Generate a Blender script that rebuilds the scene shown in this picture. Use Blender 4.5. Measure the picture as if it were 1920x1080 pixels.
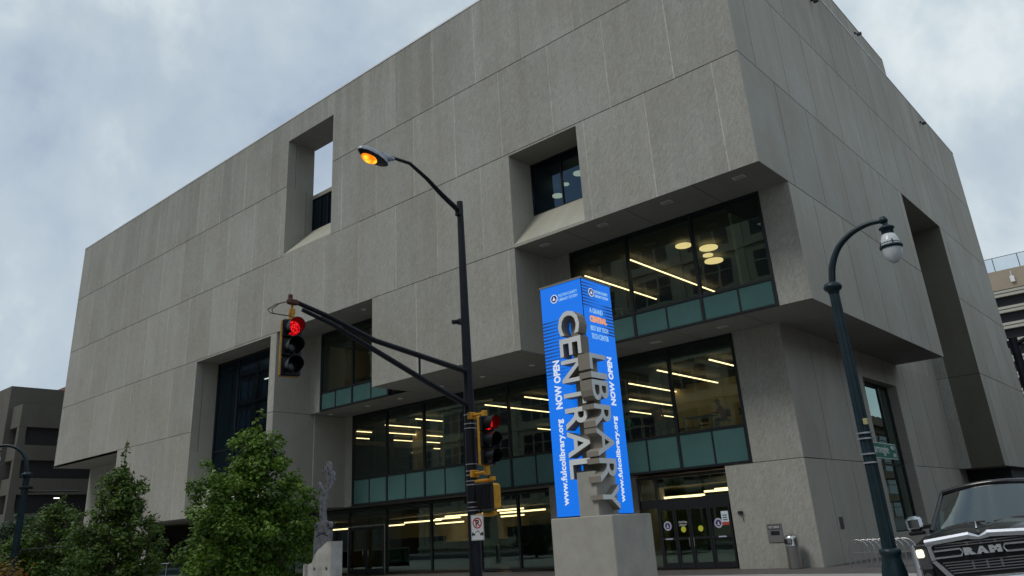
import bpy, math, random
from mathutils import Vector, Matrix, noise
R_ = math.radians
rnd = random.Random(7)
for o in list(bpy.data.objects): bpy.data.objects.remove(o)
S = bpy.context.scene
COL = S.collection

# ------------------------------------------------------------------ camera
cd = bpy.data.cameras.new("camera"); cam = bpy.data.objects.new("camera", cd); COL.objects.link(cam)
S.camera = cam
cd.sensor_width = 36.0; cd.lens = 1475.24 / 1920 * 36
cd.shift_x = (960 - 946.88) / 1920; cd.shift_y = (431.51 - 540) / 1920
cd.clip_start = 0.1; cd.clip_end = 3000
right = Vector((0.7445582, 0.66514637, -0.05668676))
down = Vector((-0.28077279, 0.23498751, -0.93056301))
fwd = Vector((-0.60563993, 0.70877442, 0.36171688))
M = Matrix((right, -down, -fwd)).transposed().to_4x4()
M.translation = (0, 0, 1.75)
cam.matrix_world = M

# ------------------------------------------------------------------ world: overcast sky with thin blue gaps
SUN_EL, SUN_AZ = 52, 200      # degrees; azimuth clockwise from +Y
w = bpy.data.worlds.new("World"); S.world = w; w.use_nodes = True
nt = w.node_tree; nt.nodes.clear()
def N(t, **k):
    n = nt.nodes.new(t)
    for a, b in k.items(): setattr(n, a, b)
    return n
L = nt.links.new
out = N('ShaderNodeOutputWorld'); bg = N('ShaderNodeBackground'); L(bg.outputs[0], out.inputs[0])
sky = N('ShaderNodeTexSky', sky_type='NISHITA', sun_disc=False)
sky.sun_elevation = R_(SUN_EL); sky.sun_rotation = R_(SUN_AZ); sky.air_density = 1.0; sky.dust_density = 1.5
tc = N('ShaderNodeTexCoord'); sep = N('ShaderNodeSeparateXYZ'); L(tc.outputs['Generated'], sep.inputs[0])
def math_(op, a, b=None, c=None, clamp=False):
    n = N('ShaderNodeMath', operation=op); n.use_clamp = clamp
    for i, v in enumerate((a, b, c)):
        if v is None: continue
        if isinstance(v, (int, float)): n.inputs[i].default_value = v
        else: L(v, n.inputs[i])
    return n.outputs[0]
zz = math_('ADD', math_('MAXIMUM', sep.outputs[2], 0.0), 0.22)
cx_ = math_('DIVIDE', sep.outputs[0], zz); cy_ = math_('DIVIDE', sep.outputs[1], zz)
cmb = N('ShaderNodeCombineXYZ'); L(cx_, cmb.inputs[0]); L(cy_, cmb.inputs[1]); cmb.inputs[2].default_value = 5.2
n1 = N('ShaderNodeTexNoise'); n1.inputs['Scale'].default_value = 3.6; n1.inputs['Detail'].default_value = 6; n1.inputs['Roughness'].default_value = .55; n1.inputs['Distortion'].default_value = .15
vm = N('ShaderNodeMapping'); vm.inputs['Scale'].default_value = (1, 1, .9); vm.inputs['Location'].default_value = (4.3, 1.7, .6); L(tc.outputs['Generated'], vm.inputs['Vector']); L(vm.outputs[0], n1.inputs['Vector'])
n2 = N('ShaderNodeTexNoise'); n2.inputs['Scale'].default_value = 2.3; n2.inputs['Detail'].default_value = 4
L(vm.outputs[0], n2.inputs['Vector'])
cr = N('ShaderNodeValToRGB'); L(n1.outputs[0], cr.inputs[0])
e = cr.color_ramp.elements
e[0].position = .34; e[0].color = (3.3, 4.1, 5.4, 1)
e[1].position = .63; e[1].color = (7.0, 7.7, 8.0, 1)
x = cr.color_ramp.elements.new(.42); x.color = (4.2, 5.05, 6.0, 1)
x = cr.color_ramp.elements.new(.52); x.color = (4.9, 5.8, 6.5, 1)
cr2 = N('ShaderNodeValToRGB'); L(n2.outputs[0], cr2.inputs[0])
cr2.color_ramp.elements[0].position = .32; cr2.color_ramp.elements[0].color = (.82, .82, .82, 1)
cr2.color_ramp.elements[1].position = .45; cr2.color_ramp.elements[1].color = (1, 1, 1, 1)
mx = N('ShaderNodeMix', data_type='RGBA'); L(cr2.outputs[0], mx.inputs[0]); L(sky.outputs[0], mx.inputs[6]); L(cr.outputs[0], mx.inputs[7])
L(mx.outputs[2], bg.inputs[0]); bg.inputs[1].default_value = 0.105

sd = bpy.data.lights.new("sun", 'SUN'); sd.energy = 1.35; sd.angle = R_(18); sd.color = (1, .96, .9)
sun = bpy.data.objects.new("sun", sd); COL.objects.link(sun)
az = R_(SUN_AZ); sdir = Vector((math.sin(az) * math.cos(R_(SUN_EL)), math.cos(az) * math.cos(R_(SUN_EL)), math.sin(R_(SUN_EL))))
sun.rotation_euler = sdir.to_track_quat('Z', 'Y').to_euler()

S.view_settings.view_transform = 'Standard'; S.view_settings.look = 'None'
S.view_settings.exposure = 0.0; S.view_settings.gamma = 1; S.view_settings.use_curve_mapping = False
S.render.engine = 'CYCLES'
S.cycles.max_bounces = 8; S.cycles.transparent_max_bounces = 12; S.cycles.use_denoising = True
S.cycles.sample_clamp_indirect = 6; S.cycles.caustics_reflective = False; S.cycles.caustics_refractive = False

# ------------------------------------------------------------------ materials
class NT:
    def __init__(s, name):
        s.m = bpy.data.materials.new(name); s.m.use_nodes = True; s.t = s.m.node_tree; s.t.nodes.clear()
        s.o = s.n('ShaderNodeOutputMaterial')
    def n(s, t, **k):
        x = s.t.nodes.new(t)
        for a, b in k.items():
            if a[0] == '_': x.inputs[a[1:]].default_value = b
            else: setattr(x, a, b)
        return x
    def l(s, a, b): s.t.links.new(a, b)
    def mathn(s, op, a, b=None, clamp=False):
        x = s.n('ShaderNodeMath', operation=op); x.use_clamp = clamp
        for i, v in enumerate((a, b)):
            if v is None: continue
            if isinstance(v, (int, float)): x.inputs[i].default_value = v
            else: s.l(v, x.inputs[i])
        return x.outputs[0]
    def noise(s, vec, scale, detail=4, rough=.55, dist=0):
        x = s.n('ShaderNodeTexNoise'); x.inputs['Scale'].default_value = scale; x.inputs['Detail'].default_value = detail
        x.inputs['Roughness'].default_value = rough; x.inputs['Distortion'].default_value = dist
        if vec is not None: s.l(vec, x.inputs['Vector'])
        return x.outputs[0]
    def mapr(s, v, a, b, c, d):
        x = s.n('ShaderNodeMapRange'); s.l(v, x.inputs[0])
        for i, q in enumerate((a, b, c, d)): x.inputs[i + 1].default_value = q
        return x.outputs[0]
    def mapping(s, vec, scale=(1, 1, 1), rot=(0, 0, 0)):
        x = s.n('ShaderNodeMapping'); x.inputs['Scale'].default_value = scale; x.inputs['Rotation'].default_value = rot
        s.l(vec, x.inputs['Vector']); return x.outputs[0]

def pbr(name, col, rough=.6, metal=0, emit=None, estr=0, spec=.5, var=0.0, vscale=8, bump=0, bscale=60, coat=0):
    q = NT(name); b = q.n('ShaderNodeBsdfPrincipled'); q.l(b.outputs[0], q.o.inputs[0])
    b.inputs['Base Color'].default_value = (*col, 1); b.inputs['Roughness'].default_value = rough; b.inputs['Metallic'].default_value = metal
    b.inputs['Specular IOR Level'].default_value = spec; b.inputs['Coat Weight'].default_value = coat
    if emit: b.inputs['Emission Color'].default_value = (*emit, 1); b.inputs['Emission Strength'].default_value = estr
    g = q.n('ShaderNodeTexCoord').outputs['Object'] if (var or bump) else None
    if var:
        f = q.mapr(q.noise(g, vscale, 6, .65), .3, .7, 1 - var, 1 + var)
        mm = q.n('ShaderNodeMix', data_type='RGBA', blend_type='MULTIPLY'); mm.inputs[0].default_value = 1
        mm.inputs[6].default_value = (*col, 1); q.l(f, mm.inputs[7]); q.l(mm.outputs[2], b.inputs['Base Color'])
    if bump:
        bp = q.n('ShaderNodeBump'); bp.inputs['Strength'].default_value = bump; bp.inputs['Distance'].default_value = .01
        q.l(q.noise(g, bscale, 5), bp.inputs['Height']); q.l(bp.outputs[0], b.inputs['Normal'])
    return q.m

def concrete(name, col, rot, strokes=1.0, plane='xz', wet=.35):
    """bush-hammered concrete: slanted tooling marks, weather streaks, blotches, panel tones from the mesh"""
    q = NT(name); b = q.n('ShaderNodeBsdfPrincipled'); q.l(b.outputs[0], q.o.inputs[0])
    g = q.n('ShaderNodeNewGeometry').outputs['Position']
    sp = q.n('ShaderNodeSeparateXYZ'); q.l(g, sp.inputs[0])
    cm = q.n('ShaderNodeCombineXYZ'); q.l(sp.outputs[0 if plane == 'xz' else 1], cm.inputs[0]); q.l(sp.outputs[2], cm.inputs[1])
    if plane == 'xy': q.l(sp.outputs[0], cm.inputs[0]); q.l(sp.outputs[1], cm.inputs[1])
    u = cm.outputs[0]
    tool = q.noise(q.mapping(q.mapping(u, (1, 1, 1), (0, 0, R_(rot))), (7, 2.0, 1)), 1.6, 6, .85, 1.1)
    grain = q.noise(u, 26, 5, .8)
    blot = q.noise(q.mapping(u, (.35, .22, 1)), 1.0, 6, .62, .6)
    streak = q.noise(q.mapping(u, (1.6, .05, 1)), 1.0, 5, .6, .2)
    fine = q.noise(q.mapping(u, (6, .35, 1)), 1.0, 4, .7)
    f = q.mapr(tool, .32, .68, 1 - .26 * strokes, 1 + .26 * strokes)
    f = q.mathn('MULTIPLY', f, q.mapr(q.noise(u, 7, 3, .6), .62, .78, 1, 1.22))
    f = q.mathn('MULTIPLY', f, q.mapr(grain, .35, .65, .88, 1.12))
    f = q.mathn('MULTIPLY', f, q.mapr(blot, .3, .7, .9, 1.09))
    f = q.mathn('MULTIPLY', f, q.mapr(streak, .35, .7, 1.02, 1 - wet * .16))
    f = q.mathn('MULTIPLY', f, q.mapr(fine, .35, .7, 1.015, .97))
    # dark run-off below the parapet
    top = q.mapr(sp.outputs[2], 20, 28.9, 0, 1)
    run = q.mathn('MULTIPLY', q.mathn('MULTIPLY', top, q.mapr(streak, .35, .6, .35, 1)), wet * .55)
    f = q.mathn('MULTIPLY', f, q.mathn('SUBTRACT', 1, run))
    at = q.n('ShaderNodeAttribute', attribute_name='tone'); 
    f = q.mathn('MULTIPLY', f, q.mathn('ADD', at.outputs['Fac'], .5))
    warm = q.n('ShaderNodeMix', data_type='RGBA'); q.l(q.mapr(blot, .38, .62, 0, 1), warm.inputs[0])
    warm.inputs[6].default_value = (col[0] * 1.01, col[1] * 1.0, col[2] * .955, 1); warm.inputs[7].default_value = (col[0] * .985, col[1] * 1.0, col[2] * .99, 1)
    mm = q.n('ShaderNodeMix', data_type='RGBA', blend_type='MULTIPLY'); mm.inputs[0].default_value = 1
    q.l(warm.outputs[2], mm.inputs[6]); q.l(f, mm.inputs[7]); q.l(mm.outputs[2], b.inputs['Base Color'])
    b.inputs['Roughness'].default_value = .9; b.inputs['Specular IOR Level'].default_value = .25
    bp = q.n('ShaderNodeBump'); bp.inputs['Strength'].default_value = .55 * strokes + .1; bp.inputs['Distance'].default_value = .03
    q.l(q.mathn('ADD', tool, q.mathn('MULTIPLY', grain, .5)), bp.inputs['Height']); q.l(bp.outputs[0], b.inputs['Normal'])
    return q.m

def glass(name, tint=(.42, .5, .46), refl=1.0, rcol=(.8, .95, .9)):
    q = NT(name); tr = q.n('ShaderNodeBsdfTransparent'); tr.inputs[0].default_value = (*tint, 1)
    gl = q.n('ShaderNodeBsdfGlossy'); gl.inputs['Color'].default_value = (*rcol, 1); gl.inputs['Roughness'].default_value = .012
    g = q.n('ShaderNodeNewGeometry').outputs['Position']
    bp = q.n('ShaderNodeBump'); bp.inputs['Strength'].default_value = .12; bp.inputs['Distance'].default_value = .02
    q.l(q.noise(g, .55, 2), bp.inputs['Height']); q.l(bp.outputs[0], gl.inputs['Normal'])
    fr = q.n('ShaderNodeFresnel'); fr.inputs[0].default_value = 1.5
    f = q.mathn('ADD', q.mathn('MULTIPLY', fr.outputs[0], 1.7 * refl), .05 * refl, clamp=True)
    mx = q.n('ShaderNodeMixShader'); q.l(f, mx.inputs[0]); q.l(tr.outputs[0], mx.inputs[1]); q.l(gl.outputs[0], mx.inputs[2])
    q.l(mx.outputs[0], q.o.inputs[0]); return q.m

def emis(name, col, s):
    q = NT(name); e = q.n('ShaderNodeEmission'); e.inputs[0].default_value = (*col, 1); e.inputs[1].default_value = s
    q.l(e.outputs[0], q.o.inputs[0]); return q.m

CC = (.375, .365, .336)
mt = {}
mt['front'] = concrete('concrete_front', CC, 28)
mt['side'] = concrete('concrete_side', (.44, .42, .375), 25, .3, 'yz')
mt['return'] = concrete('concrete_return', (.38, .366, .33), 20, .35, 'yz', .2)
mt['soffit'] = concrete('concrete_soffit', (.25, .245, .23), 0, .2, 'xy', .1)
mt['sill'] = concrete('concrete_sill', (.40, .385, .33), 0, .25, 'xz', .5)
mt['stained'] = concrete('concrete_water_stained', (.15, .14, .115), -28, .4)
mt['roof'] = pbr('roof_membrane', (.3, .3, .3), .9)
mt['coping'] = pbr('coping_metal', (.7, .7, .7), .4, .2)
mt['frame'] = pbr('dark_window_frame', (.012, .014, .018), .35)
mt['glass'] = glass('window_glass', (.54, .66, .56), 1.1, (.72, .95, .88))
mt['blueglass'] = glass('blue_window_glass', (.16, .3, .46), .75, (.4, .65, .95))
mt['teal'] = pbr('teal_spandrel_glass', (.06, .14, .138), .12, 0, spec=.7, var=.12, vscale=.6)
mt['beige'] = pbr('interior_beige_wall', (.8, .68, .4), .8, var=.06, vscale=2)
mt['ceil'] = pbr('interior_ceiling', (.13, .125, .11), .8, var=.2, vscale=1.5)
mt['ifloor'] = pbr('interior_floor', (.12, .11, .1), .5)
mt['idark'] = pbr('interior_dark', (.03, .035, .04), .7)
mt['iconc'] = pbr('interior_column_concrete', (.4, .42, .36), .8, var=.1, vscale=2)
mt['strip'] = emis('light_strip_glow', (1, .66, .36), 4.6)
mt['disc'] = emis('disc_lamp_glow', (1, .68, .33), 1.5)
mt['steel'] = pbr('brushed_steel', (.55, .55, .55), .28, 1)
mt['white'] = pbr('white_paint', (.75, .75, .75), .5)
mt['black'] = pbr('black_metal', (.012, .014, .02), .4, 0, var=.3, vscale=5)
mt['polegreen'] = pbr('dark_green_pole_paint', (.008, .024, .032), .42, 0, var=.4, vscale=6, spec=.35)
mt['poleblack'] = pbr('blackened_pole_paint', (.006, .008, .014), .5, 0, var=.5, vscale=4, spec=.28)
mt['yellow'] = pbr('signal_yellow_paint', (.62, .3, .02), .5, var=.25, vscale=6)
mt['sigblack'] = pbr('signal_black_plastic', (.006, .007, .009), .4, spec=.3)
mt['redlit'] = None
mt['reddim'] = pbr('red_signal_visor_glow', (.05, .008, .01), .5)
mt['lensoff'] = pbr('unlit_lens', (.01, .01, .01), .2)
def glow_spots(name, c1, c2, scale, s):
    q = NT(name); e = q.n('ShaderNodeEmission'); g = q.n('ShaderNodeTexCoord').outputs['Object']
    v = q.n('ShaderNodeTexVoronoi'); v.inputs['Scale'].default_value = scale; q.l(g, v.inputs['Vector'])
    mm = q.n('ShaderNodeMix', data_type='RGBA'); q.l(q.mapr(v.outputs['Distance'], .15, .55, 0, 1), mm.inputs[0]); mm.inputs[6].default_value = (*c1, 1); mm.inputs[7].default_value = (*c2, 1)
    q.l(mm.outputs[2], e.inputs[0]); e.inputs[1].default_value = s; q.l(e.outputs[0], q.o.inputs[0]); return q.m
mt['sodium'] = glow_spots('sodium_lamp_glow', (1.6, .75, .05), (1, .2, .006), 6, 1.2)
mt['redlit'] = glow_spots('red_signal_lit', (1.3, .04, .04), (.35, .0, .004), 34, 1.0)
mt['galv'] = pbr('galvanised_metal', (.36, .38, .42), .5, .55, var=.3, vscale=9)
mt['signgreen'] = pbr('street_sign_green', (.012, .17, .11), .45)
mt['asphalt'] = pbr('asphalt', (.05, .05, .052), .85, var=.25, vscale=1.5, bump=.4)
mt['slab'] = pbr('pavement_concrete', (.36, .35, .33), .85, var=.12, vscale=1.2, bump=.2)
mt['paint_white'] = pbr('road_marking_white', (.7, .7, .68), .7)
# ------------------------------------------------------------------ mesh helpers
class MB:
    def __init__(s): s.v = []; s.f = []; s.mi = []; s.tone = []; s.sm = []
    def poly(s, pts, mi=0, tone=.5, sm=False):
        b = len(s.v); s.v += [tuple(p) for p in pts]; s.f.append(tuple(range(b, b + len(pts)))); s.mi.append(mi); s.tone.append(tone); s.sm.append(sm)
    def grid(s, P, closed_u=False, mi=0, sm=True, tone=.5):
        b = len(s.v); n = len(P); m = len(P[0])
        for r in P: s.v += [tuple(p) for p in r]
        for i in range(n - 1):
            for j in range(m if closed_u else m - 1):
                k = (j + 1) % m
                s.f.append((b + i * m + j, b + i * m + k, b + (i + 1) * m + k, b + (i + 1) * m + j)); s.mi.append(mi); s.tone.append(tone); s.sm.append(sm)
    def box(s, x0, x1, y0, y1, z0, z1, mi=0, tone=.5, bev=0, M=None):
        if bev:
            s.bbox(x0, x1, y0, y1, z0, z1, bev, mi, tone, M); return
        P = [Vector((x, y, z)) for z in (z0, z1) for y in (y0, y1) for x in (x0, x1)]
        if M: P = [M @ p for p in P]
        for q in ((0, 2, 3, 1), (4, 5, 7, 6), (0, 1, 5, 4), (2, 6, 7, 3), (0, 4, 6, 2), (1, 3, 7, 5)):
            s.poly([P[i] for i in q], mi, tone)
    def bbox(s, x0, x1, y0, y1, z0, z1, b, mi=0, tone=.5, M=None):
        def ring(z, i):
            a0, a1, b0, b1 = x0 + i, x1 - i, y0 + i, y1 - i
            c = b
            return [(a0 + c, b0, z), (a1 - c, b0, z), (a1, b0 + c, z), (a1, b1 - c, z), (a1 - c, b1, z), (a0 + c, b1, z), (a0, b1 - c, z), (a0, b0 + c, z)]
        rs = [ring(z0, b), ring(z0 + b, 0), ring(z1 - b, 0), ring(z1, b)]
        rs = [[(M @ Vector(p)) if M else Vector(p) for p in r] for r in rs]
        s.grid(rs, True, mi, False, tone); s.poly(list(reversed(rs[0])), mi, tone); s.poly(rs[-1], mi, tone)
    def tube(s, path, rad, n=12, mi=0, caps=True):
        path = [Vector(p) for p in path]; m = len(path)
        rads = rad if isinstance(rad, (list, tuple)) else [rad] * m
        t0 = (path[1] - path[0]).normalized(); up = Vector((0, 0, 1)) if abs(t0.z) < .9 else Vector((1, 0, 0))
        a = t0.cross(up).normalized(); rings = []
        for i in range(m):
            t = (path[min(i + 1, m - 1)] - path[max(i - 1, 0)]).normalized()
            a = (a - t * a.dot(t)).normalized(); b = t.cross(a)
            rings.append([path[i] + (a * math.cos(2 * math.pi * k / n) + b * math.sin(2 * math.pi * k / n)) * rads[i] for k in range(n)])
        s.grid(rings, True, mi, True)
        if caps: s.poly(list(reversed(rings[0])), mi); s.poly(rings[-1], mi)
    def lathe(s, prof, c=(0, 0, 0), n=20, mi=0, M=None):
        rings = []
        for r, z in prof:
            q = [Vector((c[0] + r * math.cos(2 * math.pi * k / n), c[1] + r * math.sin(2 * math.pi * k / n), c[2] + z)) for k in range(n)]
            rings.append([M @ p for p in q] if M else q)
        s.grid(rings, True, mi, True); s.poly(list(reversed(rings[0])), mi); s.poly(rings[-1], mi)
    def prism(s, pts, O, U, V, D, mi=0):
        """outline pts (u,v) at O + u*U + v*V, extruded by vector D"""
        O, U, V, D = map(Vector, (O, U, V, D))
        a = [O + U * u + V * v for u, v in pts]; b = [p + D for p in a]
        s.poly(a, mi); s.poly(list(reversed(b)), mi)
        for i in range(len(a)):
            j = (i + 1) % len(a); s.poly([a[j], a[i], b[i], b[j]], mi)
    def wall(s, O, U, V, Nrm, rows, openings=(), w=.022, d=.03, tones=.075, mi=0, base=.5, rn=None, gv=1.35, gh=.24, force=()):
        """panelled concrete face with V-groove joints. rows: (v0, v1, [u joints incl. both ends])"""
        O, U, V, Nrm = map(Vector, (O, U, V, Nrm)); rn = rn or rnd
        us = [u for r in rows for u in r[2]]; umin, umax = min(us), max(us); vmin, vmax = min(r[0] for r in rows), max(r[1] for r in rows)
        P = lambda u, v, dd=0: O + U * u + V * v - Nrm * dd
        E = 1e-4
        for v0, v1, js in rows:
            for a, b in zip(js[:-1], js[1:]):
                tone = base + rn.uniform(-tones, tones)
                rects = [(a, b, v0, v1)]
                for (p, q, r, t) in openings:
                    nr = []
                    for (x0, x1, y0, y1) in rects:
                        if q <= x0 + E or p >= x1 - E or t <= y0 + E or r >= y1 - E: nr.append((x0, x1, y0, y1)); continue
                        if p > x0 + E: nr.append((x0, p, y0, y1)); x0 = p
                        if q < x1 - E: nr.append((q, x1, y0, y1)); x1 = q
                        if r > y0 + E: nr.append((x0, x1, y0, r))
                        if t < y1 - E: nr.append((x0, x1, t, y1))
                    rects = nr
                for (x0, x1, y0, y1) in rects:
                    ou = {round(z, 3) for o in openings if o[2] < y1 - E and o[3] > y0 + E for z in o[:2]}; ov = {round(z, 3) for o in openings if o[0] < x1 - E and o[1] > x0 + E for z in o[2:]}
                    c0 = w if (abs(x0 - a) < E and x0 > umin + E and round(x0, 3) not in ou) else 0
                    c1 = w if (abs(x1 - b) < E and x1 < umax - E and round(x1, 3) not in ou) else 0
                    c2 = w if (abs(y0 - v0) < E and (y0 > vmin + E or v0 in force) and round(y0, 3) not in ov) else 0
                    c3 = w if (abs(y1 - v1) < E and (y1 < vmax - E or v1 in force) and round(y1, 3) not in ov) else 0
                    X0, X1, Y0, Y1 = x0 + c0, x1 - c1, y0 + c2, y1 - c3
                    s.poly([P(X0, Y0), P(X1, Y0), P(X1, Y1), P(X0, Y1)], mi, tone)
                    if c0: s.poly([P(x0, y0, d), P(X0, Y0), P(X0, Y1), P(x0, y1, d)], mi, gv)
                    if c1: s.poly([P(X1, Y0), P(x1, y0, d), P(x1, y1, d), P(X1, Y1)], mi, gv)
                    if c2: s.poly([P(x0, y0, d), P(x1, y0, d), P(X1, Y0), P(X0, Y0)], mi, gh)
                    if c3: s.poly([P(X0, Y1), P(X1, Y1), P(x1, y1, d), P(x0, y1, d)], mi, gh)
    def merge_mesh(s, me, M, mi=0):
        b = len(s.v); s.v += [tuple(M @ v.co) for v in me.vertices]
        for p in me.polygons: s.f.append(tuple(b + i for i in p.vertices)); s.mi.append(mi); s.tone.append(.5); s.sm.append(False)
    def build(s, name, mats, parent=None, weld=False, loc=None):
        me = bpy.data.meshes.new(name); me.from_pydata(s.v, [], s.f)
        if not isinstance(mats, (list, tuple)): mats = [mats]
        for m in mats: me.materials.append(m)
        me.polygons.foreach_set('material_index', s.mi); me.polygons.foreach_set('use_smooth', s.sm)
        if any(t != .5 for t in s.tone) or (mats[0].name.startswith('concrete_')):
            at = me.attributes.new('tone', 'FLOAT', 'FACE'); at.data.foreach_set('value', s.tone)
        me.update()
        o = bpy.data.objects.new(name, me); COL.objects.link(o)
        if parent: o.parent = parent
        return o

def tag(o, label=None, cat=None, group=None, kind=None):
    if label: o['label'] = label
    if cat: o['category'] = cat
    if group: o['group'] = group
    if kind: o['kind'] = kind
    return o
def thing(name, label, cat, loc=(0, 0, 0), rz=0, group=None):
    o = bpy.data.objects.new(name, None); COL.objects.link(o); o.location = loc; o.rotation_euler = (0, 0, rz); o.empty_display_size = .3
    return tag(o, label, cat, group)
def at(parent):
    """children are written in world coordinates: cancel the Empty's offset"""
    bpy.context.view_layer.update(); return parent
def fix(o):
    """keep a world-coordinate mesh in place under its moved parent"""
    p = o.parent
    o.matrix_parent_inverse = (Matrix.Translation(p.location) @ p.rotation_euler.to_matrix().to_4x4()).inverted(); return o
def copy_tree(o, parent=None):
    c = o.copy(); COL.objects.link(c)
    if parent: c.parent = parent
    for ch in list(o.children): copy_tree(ch, c)
    return c

def text_mesh(s, size=1.0, ext=0.0, bold=0.0, space=1.0, align='LEFT', line=1.0):
    cu = bpy.data.curves.new('txt', 'FONT'); cu.body = s; cu.size = size; cu.extrude = ext; cu.offset = bold
    cu.space_character = space; cu.align_x = align; cu.space_line = line; cu.resolution_u = 3
    ob = bpy.data.objects.new('txt', cu); COL.objects.link(ob)
    dg = bpy.context.evaluated_depsgraph_get(); dg.update()
    me = bpy.data.meshes.new_from_object(ob.evaluated_get(dg)); bpy.data.objects.remove(ob); bpy.data.curves.remove(cu)
    return me
def frame_m(O, X, Y):
    X = Vector(X); Y = Vector(Y); Z = X.cross(Y)
    m = Matrix((X, Y, Z)).transposed().to_4x4(); m.translation = Vector(O); return m
def put_text(mb, s, O, X, Y, size, mi=0, ext=.004, bold=0, space=1.0, align='LEFT', fit=None):
    me = text_mesh(s, size, ext, bold, space, align); M2 = frame_m(O, X, Y)
    if fit:   # (width, height) exact box, origin at its lower left
        xs = [v.co.x for v in me.vertices]; ys = [v.co.y for v in me.vertices]
        sx = fit[0] / (max(xs) - min(xs)); sy = (fit[1] / (max(ys) - min(ys))) if fit[1] else sx
        M2 = M2 @ Matrix.Diagonal((sx, sy, 1, 1)) @ Matrix.Translation((-min(xs), -min(ys), 0))
    mb.merge_mesh(me, M2, mi); bpy.data.meshes.remove(me)

# ------------------------------------------------------------------ library building
YA, YC, YB, XS, XQ = 26.37, 29.03, 31.67, -9.97, -12.43
Z1, Z2, Z3, Z4, Z5, ZT = 3.95, 9.37, 14.18, 19.03, 23.87, 28.8
XL = -74.0; YE = 68.6
X_, Y_, Z_ = Vector((1, 0, 0)), Vector((0, 1, 0)), Vector((0, 0, 1))
lib = thing('library_building', 'massive brutalist concrete library with stepped overhanging boxes and deep dark window bands', 'building')
def js(a, b, start, step):
    out = [a]; k = math.ceil((a - start) / step + .12)
    while start + k * step < b - .35: out.append(start + k * step); k += 1
    return out + [b]
O0 = (0, YA, 0)
f = MB()
hole = (-41.08, -36.2, Z4, 27.2); slit = (-22.03, -17.95, Z3, Z4 - .1); lwin = (-51.06, -42.04, Z1 + .1, 14.07)
f.wall(O0, X_, Z_, -Y_, [(Z5, ZT, js(XL, XS, -17.53, 3.2)), (Z4, Z5, js(XL, XS, -12.8, 3.2)), (Z3, Z4, js(XL, XS, -14.33, 3.2))], [hole, slit, (-41.4, -32.3, 0, Z3 + .001), (-22.03, 0, 0, Z3 + .001)], force=(Z3,))
f.wall(O0, X_, Z_, -Y_, [(Z2, Z3, js(XL, -41.4, -12.8, 3.2))], [lwin], force=(Z2, Z3))
f.wall(O0, X_, Z_, -Y_, [(Z1, Z2, js(-62, -41.4, -14.33, 3.2))], [lwin], force=(Z2,))
f.wall(O0, X_, Z_, -Y_, [(Z2, Z3, js(-32.3, -22.03, -12.8, 3.2))], force=(Z3,))
f.build('front_wall', mt['front'], lib)
def WP(nm, m_, *a, **k):
    g = MB(); g.wall(*a, **k); return g.build(nm, mt[m_], lib)
def BP(nm, m_, *a, **k):
    g = MB(); g.box(*a, **k); return g.build(nm, mt[m_], lib)
# lower front faces
WP('recessed_wall', 'front', (0, YC, 0), X_, Z_, -Y_, [(Z2, Z3, [-22.03, -20.86])]); WP('recessed_wall', 'front', (0, YC, 0), X_, Z_, -Y_, [(Z2, Z3, [-11.23, XS])])
WP('recessed_wall', 'front', (0, 28.9, 0), X_, Z_, -Y_, [(Z2, Z3, [-41.4, -40.31])])
WP('recessed_wall', 'front', (0, YB, 0), X_, Z_, -Y_, [(Z1, Z2, [-14.56, XQ]), (-.3, Z1, [-14.56, XQ])]); WP('recessed_wall', 'front', (0, YB, 0), X_, Z_, -Y_, [(-.3, Z1, [-15.82, -14.56])])
WP('recessed_wall', 'front', (0, YB, 0), X_, Z_, -Y_, [(Z1, Z2, [-41.4, -40.65])])
WP('recessed_wall', 'front', (0, YB, 0), X_, Z_, -Y_, [(Z2, Z3, [-33.94, -32.0])])
WP('recessed_wall', 'front', (0, 33.1, 0), X_, Z_, -Y_, [(-.3, Z1, [-26.4, -20.36])])
WP('recessed_wall', 'front', (0, 29.3, 0), X_, Z_, -Y_, [(-.3, 9.2, [-73.9, -71, -68, -65, -61.98])])
WP('recessed_wall', 'front', (0, 55.4, 0), X_, Z_, -Y_, [(Z1, Z2, [XQ, -11.75]), (Z2, Z4, [XQ, -11.75])])
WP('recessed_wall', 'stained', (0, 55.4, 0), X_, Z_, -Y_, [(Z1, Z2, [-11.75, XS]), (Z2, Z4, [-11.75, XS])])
# side wall (faces +X)
f = MB()
sl = (47.3, 55.4, Z3, Z4)
f.wall((XS, 0, 0), Y_, Z_, X_, [(Z5, ZT, js(YA, YE, 29.8, 3.34)), (Z4, Z5, js(YA, YE, 28.1, 3.34)), (Z3, Z4, js(YA, YE, 29.8, 3.34))], [sl], tones=.06, gv=.08, force=(Z3,))
f.wall((XS, 0, 0), Y_, Z_, X_, [(Z2, Z3, js(YC, 47.3, 31.6, 3.34))], tones=.06, gv=.08, force=(Z3,))
f.wall((XS, 0, 0), Y_, Z_, X_, [(Z2, Z3, js(55.4, YE, 58.3, 3.34)), (Z1, Z2, js(55.4, YE, 59.9, 3.34))], tones=.06, gv=.08, force=(Z3,))
f.build('side_wall', mt['side'], lib)
qw = (41.0, 46.3, .85, 8.1)
WP('recessed_side_wall', 'side', (XQ, 0, 0), Y_, Z_, X_, [(Z1, Z2, js(YB, 55.4, 34.66, 3.34)), (-.3, Z1, js(YB, 57.0, 33.83, 3.1))], [qw], gv=.1)
WP('recessed_side_wall', 'side', (XQ, 0, 0), Y_, Z_, X_, [(Z2, Z4, js(47.3, 55.4, 50.3, 3.34))])
BP('window_reveal', 'side', -13.2, XQ - .002, qw[0] - .3, qw[0], qw[2], qw[3]); BP('window_reveal', 'side', -13.2, XQ - .002, qw[1], qw[1] + .3, qw[2], qw[3])
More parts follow.
